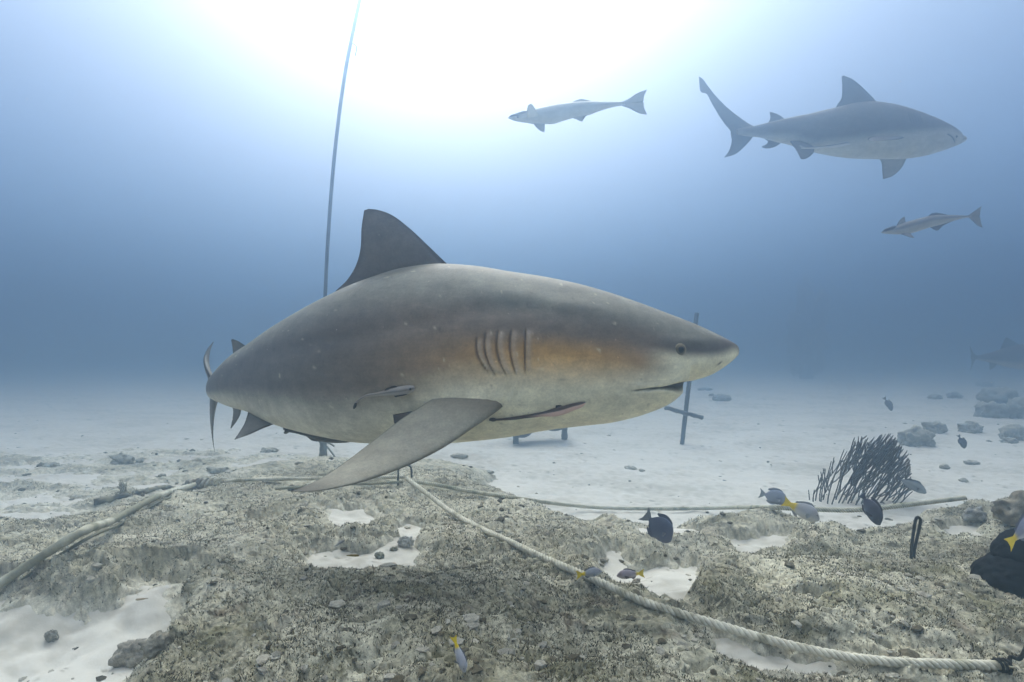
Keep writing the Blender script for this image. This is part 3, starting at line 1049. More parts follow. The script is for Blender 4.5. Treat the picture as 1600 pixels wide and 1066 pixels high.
f4([(1000, 268, 0), (988, 250, 0), (935, 195, 0), (875, 143, 0), (826, 122, 0)], [(785, 292, 0), (792, 272, 0), (815, 235, 0), (819, 180, 0), (816, 126, 0)], .03, "dorsal_fin", root2)
f4([(535, 345, 0), (522, 331, 0), (490, 313, 0), (458, 304, 0)], [(448, 372, 0), (450, 358, 0), (460, 335, 0), (456, 306, 0)], .015, "second_dorsal_fin", root2)
f4([(515, 445, 0), (512, 458, 0), (480, 480, 0), (440, 487, 0), (418, 482, 0)], [(425, 425, 0), (424, 432, 0), (446, 452, 0), (440, 466, 0), (416, 476, 0)], .015, "anal_fin", root2)
f4([(680, 490, -.1), (678, 503, -.12), (660, 525, -.15), (632, 541, -.18)], [(556, 440, -.05), (560, 455, -.08), (590, 498, -.12), (612, 540, -.18)], .015, "pelvic_fin", root2)
f4([(1148, 520, .18), (1138, 540, .2), (1115, 585, .25), (1070, 625, .3), (1024, 641, .33)], [(990, 520, .18), (1004, 538, .2), (1016, 560, .24), (1020, 605, .29), (1022, 640, .33)], .02, "pectoral_fin", root2, base=srgb(150, 146, 134))
f4([(1130, 434, -.2), (1090, 443, -.3), (1040, 446, -.42), (985, 452, -.52)], [(985, 424, -.2), (952, 434, -.3), (950, 446, -.42), (983, 452, -.52)], .008, "pectoral_fin", root2)
b = MB()
b.add(*fin([P(*c4(x, y, D2)) for x, y in [(395, 385), (370, 374), (300, 327), (240, 278), (190, 228), (150, 178), (122, 140), (103, 126)]],
           [P(*c4(x, y, D2)) for x, y in [(268, 425), (264, 405), (232, 365), (200, 318), (165, 258), (140, 214), (113, 205), (102, 128)]], 0.035, n=46, m=14, flare=.6, colf=fincol(F2, F2e)))
b.add(*fin([P(*c4(x, y, D2 + .005)) for x, y in [(395, 400), (372, 430), (330, 478), (285, 515), (231, 532)]],
           [P(*c4(x, y, D2 + .005)) for x, y in [(275, 385), (262, 405), (266, 450), (252, 500), (229, 531)]], 0.03, n=34, m=14, flare=.6, colf=fincol(F2, F2e)))
b.build("tail_fin", M_SKIN, root2)
pe2 = P(*c4(1392, 427, D2 - 0.10))
eye("eye", pe2, (0.3, -1, 0), 0.010, root2, ring=srgb(80, 80, 80), iris=srgb(50, 50, 50), slit=.8)

# ================================================================ the faint shark far off
D3 = 9.5
K3 = [(1720, 556, 558), (1712, 551, 563), (1690, 545, 572), (1650, 539, 579), (1610, 537, 579), (1580, 541, 575), (1560, 547, 570), (1540, 553, 565), (1525, 556, 562), (1518, 557, 561)]
K3 = [(a, b_, c_, D3, 0.8) for a, b_, c_ in K3]
root3 = empty("bull_shark", P(1620, 585, D3), "faint hazy shark hugging the far sand at the frame edge", "shark")


def col3(U, Y, VF, V3):
    c = np.zeros(U.shape + (3,)); c[:] = srgb(84, 78, 78)
    return mixc(c, srgb(160, 155, 145), sstep(.35, .15, VF))


V, fs, cc, _ = loft_body(K3, np.linspace(0, 9, 70), 40, colf=col3)
b = MB(); b.add(V, fs, cc); b.build("body", M_SKIN, root3)
for nm, le, te in [("dorsal_fin", [(1602, 545), (1588, 536), (1573, 527)], [(1562, 548), (1566, 538), (1571, 528)]),
                   ("tail_fin", [(1530, 558), (1522, 552), (1516, 541)], [(1518, 562), (1517, 553), (1515, 542)]),
                   ("tail_fin", [(1528, 558), (1522, 566), (1517, 578)], [(1516, 557), (1518, 566), (1516, 579)]),
                   ("pelvic_fin", [(1560, 565), (1555, 573), (1548, 578)], [(1544, 563), (1546, 570), (1546, 577)]),
                   ("pectoral_fin", [(1640, 575), (1625, 590), (1605, 600)], [(1612, 575), (1608, 588), (1603, 600)])]:
    b = MB(); b.add(*fin([P(x, y, D3) for x, y in le], [P(x, y, D3) for x, y in te], .02, n=16, m=8, colf=fincol(srgb(84, 78, 78), srgb(60, 56, 56))))
    b.build(nm, M_SKIN, root3)

# ================================================================ remoras
def remora(name, label, K, ts_n, nv, fins, colf, wr=0.8, eye_at=None, eye_r=0.008, sucker=None):
    st = [(k[0], k[1], k[2], k[3], k[4] if len(k) > 4 else wr) for k in K]
    base = P(np.mean([k[0] for k in K]), max(k[2] for k in K), K[0][3])
    r = empty(name, base, label, "fish")
    V, fs, cc, info = loft_body(st, np.concatenate([np.linspace(0, 1, 8, endpoint=False), np.linspace(1, len(st) - 1, ts_n)]), nv, colf=colf)
    b = MB(); b.add(V, fs, cc); b.build("body", M_FISH, r)
    for nm, le, te, th, bc, ec in fins:
        b = MB(); b.add(*fin([P(*q) for q in le], [P(*q) for q in te], th, n=22, m=10, flare=.5, colf=fincol(bc, ec))); b.build(nm, M_FISH, r)
    if eye_at: eye("eye", P(*eye_at), (0, -1, 0), eye_r, r, ring=srgb(90, 90, 90), iris=srgb(70, 70, 66), slit=.9)
    if sucker is not None:
        b = MB(); A, B_ = sucker
        v, f, _ = tube(catmull([P(*q) for q in A], 20), np.interp(np.linspace(0, 1, 20), [0, .15, .8, 1], [.2, 1, 1, .2]) * B_, 8)
        b.add(v, f, srgb(70, 70, 72)); b.build("sucking_disc", M_FISH, r)
    return r


def rc(dors, bel, split=0.5, stripe=None):
    def f(U, Y, VF, V3):
        c = np.zeros(U.shape + (3,)); c[:] = dors
        n1 = noise3(V3 * 20, 21)
        c = mixc(c, bel, sstep(split + .15, split - .15, VF + .05 * n1))
        if stripe is not None: c = mixc(c, stripe, np.exp(-((VF - split) / .12) ** 2) * .8)
        return c * (1 + .06 * noise3(V3 * 70, 22))[..., None]
    return f


def c5(x, y, d): return (760 + x * 0.1875, 110 + y * 0.1875, d)


DR = 3.5
K = [(178, 393, 397), (200, 380, 408), (250, 357, 425), (330, 337, 436), (420, 320, 446), (540, 293, 446), (640, 278, 420), (720, 268, 396), (800, 262, 382), (870, 261, 366), (940, 262, 340), (1020, 264, 316), (1110, 264, 296), (1150, 264, 292)]
K = [(c5(x, a, 0)[0], c5(x, a, 0)[1], c5(x, bb, 0)[1], DR) for x, a, bb in K]
g1 = srgb(160, 162, 160); g1e = srgb(110, 112, 114)
remora("remora", "long pale fish with forked tail swimming before the brightest water", K, 70, 32, [
    ("tail_fin", [c5(1130, 262, DR), c5(1180, 240, DR), (*c5(1260, 190, DR),), c5(1338, 160, DR)], [c5(1125, 285, DR), c5(1250, 272, DR), c5(1306, 258, DR), c5(1312, 222, DR), c5(1336, 166, DR)], .006, g1, g1e),
    ("tail_fin", [c5(1130, 298, DR), c5(1190, 318, DR), c5(1270, 358, DR), c5(1334, 370, DR)], [c5(1125, 275, DR), c5(1250, 268, DR), c5(1306, 262, DR), c5(1314, 312, DR), c5(1338, 362, DR)], .006, g1, g1e),
    ("dorsal_fin", [c5(680, 282, DR), c5(735, 254, DR), c5(790, 236, DR)], [c5(900, 268, DR), c5(860, 252, DR), c5(794, 237, DR)], .005, g1, g1e),
    ("anal_fin", [c5(690, 388, DR), c5(740, 405, DR), c5(792, 428, DR)], [c5(900, 345, DR), c5(838, 375, DR), c5(798, 427, DR)], .005, g1, g1e),
    ("pectoral_fin", [c5(336, 390, DR - .06), c5(338, 330, DR - .12), c5(350, 288, DR - .15), c5(374, 280, DR - .17)], [c5(440, 375, DR - .06), c5(415, 335, DR - .1), c5(395, 300, DR - .15), c5(378, 281, DR - .17)], .006, srgb(190, 190, 184), g1e),
    ("pectoral_fin", [c5(385, 430, DR), c5(410, 470, DR), c5(450, 505, DR), c5(482, 518, DR)], [c5(485, 430, DR), c5(486, 460, DR), c5(486, 490, DR), c5(484, 517, DR)], .006, g1, g1e),
], rc(srgb(150, 152, 150), srgb(178, 178, 172), .4), wr=.9, eye_at=c5(262, 385, DR - .06), eye_r=.008, sucker=([c5(190, 386, DR - .03), c5(240, 372, DR - .05), c5(300, 352, DR - .06), c5(340, 342, DR - .04)], .008))


def c6(x, y, d): return (1340 + x * 0.1375, 300 + y * 0.1375, d)


DR = 4.2
K = [(268, 455, 464), (290, 440, 472), (350, 418, 478), (440, 388, 482), (540, 345, 482), (640, 318, 462), (740, 290, 430), (830, 270, 402), (930, 262, 378), (1040, 264, 344), (1150, 266, 314), (1250, 268, 292), (1290, 266, 290)]
K = [(c6(x, a, 0)[0], c6(x, a, 0)[1], c6(x, bb, 0)[1], DR) for x, a, bb in K]
g2 = srgb(140, 138, 132); g2e = srgb(60, 60, 62)
remora("remora", "slim grey fish with dark head stripe swimming below the cruising shark", K, 60, 28, [
    ("tail_fin", [c6(1265, 262, DR), c6(1310, 230, DR), c6(1370, 185, DR), c6(1412, 160, DR)], [c6(1260, 285, DR), c6(1350, 284, DR), c6(1388, 275, DR), c6(1394, 230, DR), c6(1408, 165, DR)], .006, g2, g2e),
    ("tail_fin", [c6(1265, 292, DR), c6(1310, 335, DR), c6(1365, 385, DR), c6(1416, 406, DR)], [c6(1260, 275, DR), c6(1350, 276, DR), c6(1390, 286, DR), c6(1400, 335, DR), c6(1418, 400, DR)], .006, g2, g2e),
    ("dorsal_fin", [c6(790, 282, DR), c6(835, 248, DR), c6(890, 235, DR)], [c6(1060, 272, DR), c6(980, 250, DR), c6(900, 236, DR)], .005, srgb(70, 70, 74), g2e),
    ("anal_fin", [c6(820, 398, DR), c6(860, 425, DR), c6(895, 440, DR)], [c6(1100, 325, DR), c6(980, 380, DR), c6(915, 438, DR)], .005, srgb(110, 108, 104), g2e),
    ("pectoral_fin", [c6(435, 400, DR), c6(465, 340, DR), c6(500, 300, DR), c6(530, 280, DR)], [c6(550, 380, DR), c6(545, 340, DR), c6(540, 305, DR), c6(533, 280, DR)], .006, g2, g2e),
    ("pectoral_fin", [c6(495, 480, DR - .04), c6(545, 500, DR - .06), c6(600, 518, DR - .08), c6(645, 524, DR - .1)], [c6(600, 468, DR - .04), c6(612, 485, DR - .06), c6(630, 505, DR - .08), c6(646, 523, DR - .1)], .006, srgb(110, 108, 106), g2e),
], rc(srgb(116, 114, 112), srgb(170, 166, 154), .5), wr=.9, sucker=([c6(285, 448, DR - .04), c6(330, 430, DR - .055), (*c6(390, 408, DR - .06),), c6(440, 390, DR - .05)], .011))

# the small dark one lying on the shark's flank
def on_flank(K, out_):
    r_ = []
    for x, a, bb in K:
        p = flank_point(x, (a + bb) / 2, out_)
        r_.append((x, a, bb, p[1]))
    return r_


K = on_flank([(648, 606, 609), (646, 603, 612), (638, 602, 616), (625, 604, 619), (610, 607, 619), (598, 611, 619), (585, 614, 619.5), (575, 615.5, 620), (566, 620, 624), (559, 625, 629.5), (555.5, 629, 635), (554, 632, 637)], 0.012)
D_ = K[5][3]
remora("remora", "small silvery fish with thin curled tail lying on the shark's flank", K, 70, 24, [
    ("tail_fin", [(557.5, 630, D_), (557, 635, D_), (554, 639, D_)], [(554, 630, D_), (552, 635, D_), (551.5, 639, D_)], .003, srgb(30, 28, 28), srgb(24, 22, 22)),
    ("dorsal_fin", [(624, 606, K[3][3]), (616, 603, K[3][3]), (611, 605, K[3][3])], [(600, 611, K[4][3]), (604, 607, K[4][3]), (609, 605, K[3][3])], .002, srgb(60, 54, 50), srgb(40, 36, 36)),
    ("anal_fin", [(640, 615, K[3][3] - .01), (632, 618, K[3][3] - .01), (622, 620, K[3][3] - .01)], [(620, 618, K[3][3] - .01), (616, 619, K[3][3] - .01), (618, 621, K[3][3] - .01)], .002, srgb(50, 46, 44), srgb(40, 36, 36)),
], rc(srgb(150, 144, 136), srgb(160, 155, 146), .5, srgb(84, 74, 68)), wr=.7, eye_at=(641, 608, K[2][3] - .014), eye_r=.0035)
# slim one under the throat
K = on_flank([(915, 628, 631), (908, 628, 637), (895, 630, 642), (880, 634, 648), (865, 638, 651), (850, 643, 651), (835, 646, 652.5), (820, 648.5, 654), (805, 651, 656), (790, 653, 657), (778, 654, 657.5), (770, 654, 658), (765, 655, 658)], 0.010)
remora("remora", "slender black-striped fish clinging beneath the shark's throat", K, 60, 24, [
    ("dorsal_fin", [(884, 638, K[3][3]), (876, 633, K[3][3]), (870, 633, K[3][3])], [(868, 642, K[3][3]), (868, 636, K[3][3]), (869, 633, K[3][3])], .002, srgb(40, 34, 32), srgb(30, 28, 28)),
    ("tail_fin", [(775, 654, K[-2][3]), (770, 653, K[-2][3]), (765, 654, K[-2][3])], [(775, 658, K[-2][3]), (770, 659, K[-2][3]), (764, 657, K[-2][3])], .002, srgb(30, 26, 26), srgb(26, 24, 24)),
], lambda U, Y, VF, V3: mixc(mixc(np.broadcast_to(srgb(62, 44, 38), U.shape + (3,)), srgb(216, 180, 164), sstep(.64, .48, VF) * sstep(820, 860, U)), srgb(190, 180, 160), sstep(.92, .98, VF) * .5), wr=.6)
# the one hanging below the belly
KB = [(546, 689, 691), (540, 686.5, 692), (525, 684, 692.5), (508, 681, 691), (490, 677.5, 686), (475, 675, 681), (460, 672, 677), (452, 670.5, 676), (446, 669.5, 677)]
remora("remora", "dark narrow fish hanging under the shark's belly near the pelvic fins", [(a, b_, c_, 2.2) for a, b_, c_ in KB], 50, 24, [
    ("tail_fin", [(452, 671, 2.2), (447, 668, 2.2), (443, 667, 2.2)], [(452, 675, 2.2), (446, 674, 2.2), (442, 671, 2.2)], .003, srgb(80, 84, 84), srgb(60, 60, 60)),
    ("tail_fin", [(452, 675, 2.2), (448, 678, 2.2), (444, 678, 2.2)], [(452, 672, 2.2), (446, 673, 2.2), (443, 676, 2.2)], .003, srgb(80, 84, 84), srgb(60, 60, 60)),
    ("anal_fin", [(505, 690, 2.2), (495, 690, 2.2), (488, 689, 2.2)], [(478, 681, 2.2), (480, 683, 2.2), (486, 688, 2.2)], .003, srgb(80, 84, 84), srgb(60, 60, 60)),
], rc(srgb(70, 68, 66), srgb(100, 98, 92), .4, srgb(46, 44, 44)), wr=.8)
# one clinging along the second shark's belly
K = [(1328, 223.5, 226), (1322, 222.5, 227), (1312, 224, 229.5), (1300, 226, 231), (1285, 228, 232), (1270, 229.5, 232.5), (1258, 230, 232.5), (1252, 230, 232)]
remora("remora", "thin pale fish riding along the white belly of the cruising shark", [(a, b_, c_, D2 - .27) for a, b_, c_ in K], 40, 16, [
    ("tail_fin", [(1258, 230, D2 - .27), (1254, 228.5, D2 - .27), (1250, 227, D2 - .27)], [(1258, 232, D2 - .27), (1253, 231, D2 - .27), (1249, 229, D2 - .27)], .003, srgb(150, 150, 146), srgb(120, 120, 120)),
], rc(srgb(60, 60, 62), srgb(210, 210, 205), .5), wr=.8)

# ================================================================ small reef fish
def reef_fish(name, label, cat, px, py, d, length, yaw, roll, prof, colf, tailc, deep=1.0, thick=.22, tail=(.30, .16), dorsal=None, anal=None, group=None, eye_x=.12, eye_z=.05, pec=True, finc=None):
    """fish built along +X (head at +X), side profile prof=[(x, top, bottom)] in units of body length.
    yaw: heading around Z (deg), roll: nose-down angle (deg) in the fish's own plane"""
    prof = np.array(prof, float)
    k = np.arange(len(prof)); ts = np.concatenate([np.linspace(0, 1, 5, endpoint=False), np.linspace(1, len(prof) - 1, 36)])
    x = pchip(k, prof[:, 0], ts); tp = pchip(k, prof[:, 1], ts) * deep; bt = pchip(k, prof[:, 2], ts) * deep
    nv = 28; th = np.arange(nv) / nv * 2 * np.pi
    hh = (tp - bt) / 2; cz = (tp + bt) / 2
    wmax = thick / 2
    w = wmax * (np.clip(hh / hh.max(), 0, 1) ** .8) * np.interp(x, [-1, -.8, -.5, -.2, 0], [.25, .35, .9, 1, .6])
    V = np.stack([np.repeat(x, nv), (w[:, None] * np.cos(th)).ravel(), (cz[:, None] + hh[:, None] * np.sign(np.sin(th)) * np.abs(np.sin(th)) ** 1.15).ravel()], 1)
    n = len(ts); f = grid_faces(n, nv, True)
    V = np.concatenate([V, [[x[0], 0, cz[0]], [x[-1], 0, cz[-1]]]])
    j = np.arange(nv); j2 = (j + 1) % nv
    fs = [f, np.stack([np.full(nv, n * nv), j2, j], 1), np.stack([np.full(nv, n * nv + 1), (n - 1) * nv + j, (n - 1) * nv + j2], 1)]
    vf = np.concatenate([(0.5 + .5 * np.tile(np.sin(th), n)), [.5, .5]])
    cc = colf(V[:, 0], vf)
    a = math.radians(roll); R1 = np.array([[math.cos(a), 0, math.sin(a)], [0, 1, 0], [-math.sin(a), 0, math.cos(a)]])
    y_ = math.radians(yaw); R2 = np.array([[math.cos(y_), -math.sin(y_), 0], [math.sin(y_), math.cos(y_), 0], [0, 0, 1]])
    pos = P(px, py, d)

    def W_(q):
        q = np.asarray(q, float) + np.array([0.5, 0, 0])
        return (q * length) @ (R2 @ R1).T + pos
    r = empty(name, W_([[-.5, 0, bt.min()]])[0], label, cat, group)
    b = MB(); b.add(W_(V), fs, cc)
    fc = finc if finc is not None else colf(np.array([-.5]), np.array([.95]))[0] * .9
    if dorsal is not None:
        le, te = dorsal
        b.add(*(lambda v, f_, c: (W_(v), f_, c))(*fin([(q[0], 0, q[1] * deep) for q in le], [(q[0], 0, q[1] * deep) for q in te], .008, n=24, m=8, flare=0, colf=fincol(fc, fc * .8))))
    if anal is not None:
        le, te = anal
        b.add(*(lambda v, f_, c: (W_(v), f_, c))(*fin([(q[0], 0, q[1] * deep) for q in le], [(q[0], 0, q[1] * deep) for q in te], .008, n=20, m=8, flare=0, colf=fincol(fc, fc * .8))))
    b.build("body", M_FISH, r)
    b = MB(); h, l = tail; xr = prof[-1, 0]; pz = (prof[-1, 1] - prof[-1, 2]) / 2 * deep * .9
    zc = (prof[-1, 1] + prof[-1, 2]) / 2 * deep
    b.add(*(lambda v, f_, c: (W_(v), f_, c))(*fin([(xr + .04, 0, zc + pz), (xr - l * .5, 0, zc + h * .36), (xr - l, 0, zc + h * .5)], [(xr + .02, 0, zc - .01), (xr - l * .68, 0, zc - .01), (xr - l * .74, 0, zc + h * .2), (xr - l * .97, 0, zc + h * .48)], .008, n=18, m=8, flare=0, colf=fincol(tailc, tailc * .9))))
    b.add(*(lambda v, f_, c: (W_(v), f_, c))(*fin([(xr + .04, 0, zc - pz), (xr - l * .5, 0, zc - h * .36), (xr - l, 0, zc - h * .5)], [(xr + .02, 0, zc + .01), (xr - l * .68, 0, zc + .01), (xr - l * .74, 0, zc - h * .2), (xr - l * .97, 0, zc - h * .48)], .008, n=18, m=8, flare=0, colf=fincol(tailc, tailc * .9))))
    b.build("tail_fin", M_FISH, r)
    if pec:
        for s in (1, -1):
            b = MB()
            b.add(*(lambda v, f_, c: (W_(v), f_, c))(*fin([(-.27, s * wmax * .8, -.02), (-.34, s * wmax * 1.5, 0.0), (-.43, s * wmax * 1.9, -.03)], [(-.28, s * wmax * .8, -.09 * deep), (-.35, s * wmax * 1.4, -.12 * deep), (-.42, s * wmax * 1.8, -.07)], .005, n=12, m=6, flare=0, colf=fincol(fc * 1.2, fc))))
            b.build("pectoral_fin", M_FISH, r)
    for s in (1, -1):
        i = np.argmin(np.abs(x + eye_x))
        p = W_([[-eye_x, s * w[i] * .82, cz[i] + eye_z * deep]])[0]
        nn = W_([[-eye_x, s * 1.0, 0]])[0] - W_([[-eye_x, 0, 0]])[0]
        eye("eye", p, nn, .018 * length * 1.1, r, ring=colf(np.array([-.1]), np.array([.5]))[0], iris=srgb(110, 105, 90), slit=1.0)
    return r


TANG = [(0, -.055, -.085), (-.02, -.01, -.12), (-.06, .07, -.17), (-.14, .18, -.215), (-.26, .25, -.25), (-.42, .27, -.265), (-.58, .23, -.235), (-.70, .15, -.16), (-.78, .06, -.075), (-.82, .035, -.04)]
TD = ([(-.16, .18), (-.28, .29), (-.45, .335), (-.60, .31), (-.74, .23)], [(-.2, .17), (-.35, .22), (-.5, .24), (-.64, .19), (-.735, .20)])
TA = ([(-.36, -.22), (-.46, -.30), (-.60, -.29), (-.73, -.21)], [(-.40, -.2), (-.5, -.23), (-.62, -.19), (-.725, -.18)])


def cf_plain(a, b_=None):
    def f(x, v):
        c = np.zeros(x.shape + (3,)); c[:] = a
        if b_ is not None: c = mixc(c, b_, sstep(.55, .2, v))
        return c
    return f


reef_fish("surgeonfish", "dark slate-blue oval fish nosing down by the sandy hollow", "fish", 1029, 823, 1.98, .137, 8, 42, TANG, cf_plain(srgb(84, 88, 108)), srgb(120, 124, 126), deep=1.05, tail=(.42, .22), dorsal=TD, anal=TA)
reef_fish("surgeonfish", "pale blue-grey oval fish hovering just above the sagging rope", "fish", 1209, 776, 2.6, .125, -12, 12, TANG, cf_plain(srgb(150, 158, 176)), srgb(150, 160, 170), deep=.98, tail=(.38, .2), dorsal=TD, anal=TA)
reef_fish("surgeonfish", "narrow dark fish seen head-on diving before the sea rod", "fish", 1361, 794, 2.35, .14, -72, 48, TANG, cf_plain(srgb(60, 58, 72)), srgb(60, 62, 72), deep=1.0, tail=(.3, .16), dorsal=TD, anal=TA)
reef_fish("surgeonfish", "faint small dark fish upright over sand behind the sea rod", "fish", 1503, 690, 4.4, .11, -70, 62, TANG, cf_plain(srgb(66, 72, 80)), srgb(66, 72, 80), deep=.9, tail=(.3, .2), dorsal=TD, anal=TA)
reef_fish("surgeonfish", "tiny ghostly fish upright over distant open sand", "fish", 1388, 631, 6.3, .17, -60, 58, TANG, cf_plain(srgb(110, 116, 120)), srgb(120, 124, 128), deep=.7, tail=(.3, .2), dorsal=TD, anal=TA)
SNAP = [(0, -.03, -.06), (-.02, .0, -.09), (-.08, .07, -.13), (-.18, .145, -.165), (-.32, .18, -.18), (-.48, .16, -.165), (-.62, .11, -.12), (-.74, .06, -.07), (-.82, .042, -.048)]
SD_ = ([(-.2, .14), (-.32, .22), (-.5, .20), (-.70, .12)], [(-.24, .12), (-.36, .15), (-.54, .12), (-.70, .07)])
SA_ = ([(-.5, -.14), (-.58, -.20), (-.68, -.14)], [(-.52, -.12), (-.62, -.12), (-.69, -.09)])
YEL = srgb(236, 206, 20)


def cf_yel(a, b_, x0):
    def f(x, v):
        c = np.zeros(x.shape + (3,)); c[:] = a
        c = mixc(c, b_, sstep(.6, .15, v))
        return mixc(c, YEL, sstep(x0, x0 - .10, x))
    return f


reef_fish("yellowtail_fish", "silver-grey fish with yellow tail nosing down over the rope", "fish", 1252, 796, 2.25, .15, -12, 24, SNAP, cf_yel(srgb(178, 178, 182), srgb(214, 212, 208), -.60), YEL, deep=1.15, tail=(.3, .18), dorsal=SD_, anal=SA_, finc=srgb(150, 152, 158))
reef_fish("yellowtail_fish", "small grey yellow-tailed fish hovering over the white sand hollow", "fish", 985, 897, 1.85, .088, 172, 6, SNAP, cf_yel(srgb(160, 148, 156), srgb(186, 176, 176), -.66), YEL, deep=.95, tail=(.34, .2), dorsal=SD_, anal=SA_, finc=srgb(120, 112, 118))
reef_fish("yellowtail_fish", "grey fish passing above thick rope beside the sand hollow, yellow tail on rope", "fish", 921, 895, 1.72, .08, 10, -6, SNAP, cf_yel(srgb(160, 160, 164), srgb(190, 190, 188), -.62), YEL, deep=.95, tail=(.36, .22), dorsal=SD_, anal=SA_, finc=srgb(110, 112, 118))
reef_fish("yellowtail_fish", "fish diving steeply above the dark turf, yellow tail uppermost", "fish", 718, 1022, 1.22, .075, -35, 62, SNAP, cf_yel(srgb(176, 178, 186), srgb(200, 200, 204), -.62), YEL, deep=.95, tail=(.3, .2), dorsal=SD_, anal=SA_, finc=srgb(120, 124, 134))
reef_fish("yellowtail_fish", "grey fish with slanted yellow tail in front of the black sponge", "fish", 1600, 826, 1.42, .13, 14, -34, SNAP, cf_yel(srgb(138, 142, 160), srgb(186, 190, 200), -.70), YEL, deep=1.1, tail=(.32, .2), dorsal=SD_, anal=SA_, finc=srgb(110, 114, 128))
reef_fish("parrotfish", "translucent grey fish with dark back line behind the sea rod", "fish", 1424, 757, 3.6, .20, -8, 26, SNAP, lambda x, v: mixc(mixc(np.broadcast_to(srgb(140, 146, 148), x.shape + (3,)), srgb(52, 56, 60), sstep(.86, .97, v)), srgb(90, 94, 96), np.exp(-((v - .45) / .06) ** 2) * .5), srgb(80, 84, 88), deep=.85, tail=(.2, .2), dorsal=SD_, anal=SA_)
WR = [(0, -.01, -.02), (-.04, .03, -.045), (-.2, .06, -.07), (-.5, .06, -.065), (-.75, .04, -.04), (-.85, .03, -.03)]
reef_fish("wrasse", "tiny olive-yellow fish resting in the sand basin", "fish", 551, 868, 1.78, .042, 2, 0, WR, cf_plain(srgb(150, 124, 40), srgb(160, 140, 80)), srgb(140, 130, 60), deep=1.3, tail=(.1, .12), thick=.1, pec=False)
reef_fish("wrasse", "tiny pale-striped fish slanting at the mouth of the dark cavity", "fish", 530, 849, 1.80, .04, 0, -34, WR, cf_plain(srgb(190, 186, 180), srgb(120, 110, 100)), srgb(170, 165, 160), deep=1.5, tail=(.12, .12), thick=.1, pec=False)
reef_fish("wrasse", "tiny tan fish under the overhanging ledge", "fish", 222, 936, 1.40, .032, 185, 4, WR, cf_plain(srgb(180, 160, 130), srgb(200, 190, 170)), srgb(170, 160, 140), deep=1.3, tail=(.1, .12), thick=.1, pec=False)

# ================================================================ ropes
def drape(pts, n, lift=0.0, iters=0):
    """pts: photo points on the ground -> 3D path just above it"""
    w = []
    for q in pts:
        if len(q) == 2: w.append(hit(*q))
        else: w.append(P(*q))
    return catmull(np.array(w), n)


def lay(pts, n, r, near=0.988):
    """rope seen along photo points, resting on the high spots of the ground"""
    c = catmull(np.array(pts, float), n)
    k = np.linspace(0, n - 1, min(n, 60)).astype(int)
    dd = np.array([hit(c[i][0], c[i][1] + 4)[1] for i in k])
    dm = np.array([np.median(dd[max(0, i - 4):i + 5]) for i in range(len(dd))])
    ker = np.hanning(13); ker /= ker.sum()
    for _ in range(2):
        dm = np.convolve(np.pad(dm, 6, mode='reflect', reflect_type='odd'), ker, 'valid')
    d = np.interp(np.arange(n), k, dm) * near
    return np.array([P(a[0], a[1], e) for a, e in zip(c, d)])


def settle(path, r, sink=0.3):
    g = ground(path[:, 0], path[:, 1])
    z = np.maximum(path[:, 2], 0)
    k = np.ones(15) / 15
    gm = g.copy()
    gs = np.convolve(np.pad(gm, 7, mode='edge'), k, 'valid')
    z = np.maximum(gs, g - r * sink) + r * 0.75
    z = np.convolve(np.pad(z, 7, mode='edge'), k, 'valid')
    p = path.copy(); p[:, 2] = z
    return p


def twisted(path, r, pitch, parent, base, dirty, seed=0, strands=3, name="strand"):
    s = np.concatenate([[0], np.cumsum(np.linalg.norm(np.diff(path, axis=0), axis=1))])
    n = int(s[-1] / (pitch / 14)) + 4
    q = np.linspace(0, s[-1], n)
    c = np.stack([np.interp(q, s, path[:, k]) for k in range(3)], 1)
    k5 = np.ones(9) / 9
    for a in range(3):
        c[:, a] = np.convolve(np.pad(c[:, a], 4, mode='reflect', reflect_type='odd'), k5, 'valid')
    _, _, (U, B_, T) = tube(c, r, 4, False)
    for k in range(strands):
        a = q / pitch * 2 * np.pi + k * 2 * np.pi / strands
        cc = c + (np.cos(a)[:, None] * U + np.sin(a)[:, None] * B_) * r * 0.54
        v, f, _ = tube(cc, r * 0.54, 8)
        nz = noise3(v * 9, seed) * .5 + noise3(v * 50, seed + 1) * .5
        b = MB(); b.add(v, f, mixc(np.broadcast_to(base, v.shape), dirty, sstep(-.1, .6, nz)))
        b.build(name, M_ROPE, parent)


RW = srgb(212, 208, 190); RD = srgb(158, 154, 132); RG = srgb(140, 142, 122)
# thick rope from the staple down to the lower corner
pa = [(636, 748), (668, 772), (705, 800), (745, 823), (800, 848), (850, 872), (900, 893), (950, 915), (1000, 938), (1060, 958), (1120, 976), (1180, 994), (1250, 1012), (1320, 1026), (1400, 1035), (1480, 1038), (1560, 1040)]
r0 = hit(636, 752)
t = empty("rope", r0, "thick white three-strand rope running slantwise across the whole reef front", "rope")
path = lay(pa, 260, .0115)
twisted(path, .0115, .050, t, RW, RD, 3)
ROPE_END = path[-1]
# whipping at its end
b = MB()
for k in range(9):
    e = ROPE_END + np.array([rng.uniform(.01, .05), rng.uniform(-.02, .02), rng.uniform(-.006, .008)])
    v, f, _ = tube(catmull([ROPE_END - [.01, 0, 0], (ROPE_END + e) / 2 + rng.normal(0, .003, 3), e], 8), .003, 5)
    b.add(v, f, RD)
b.build("frayed_end", M_ROPE, t)
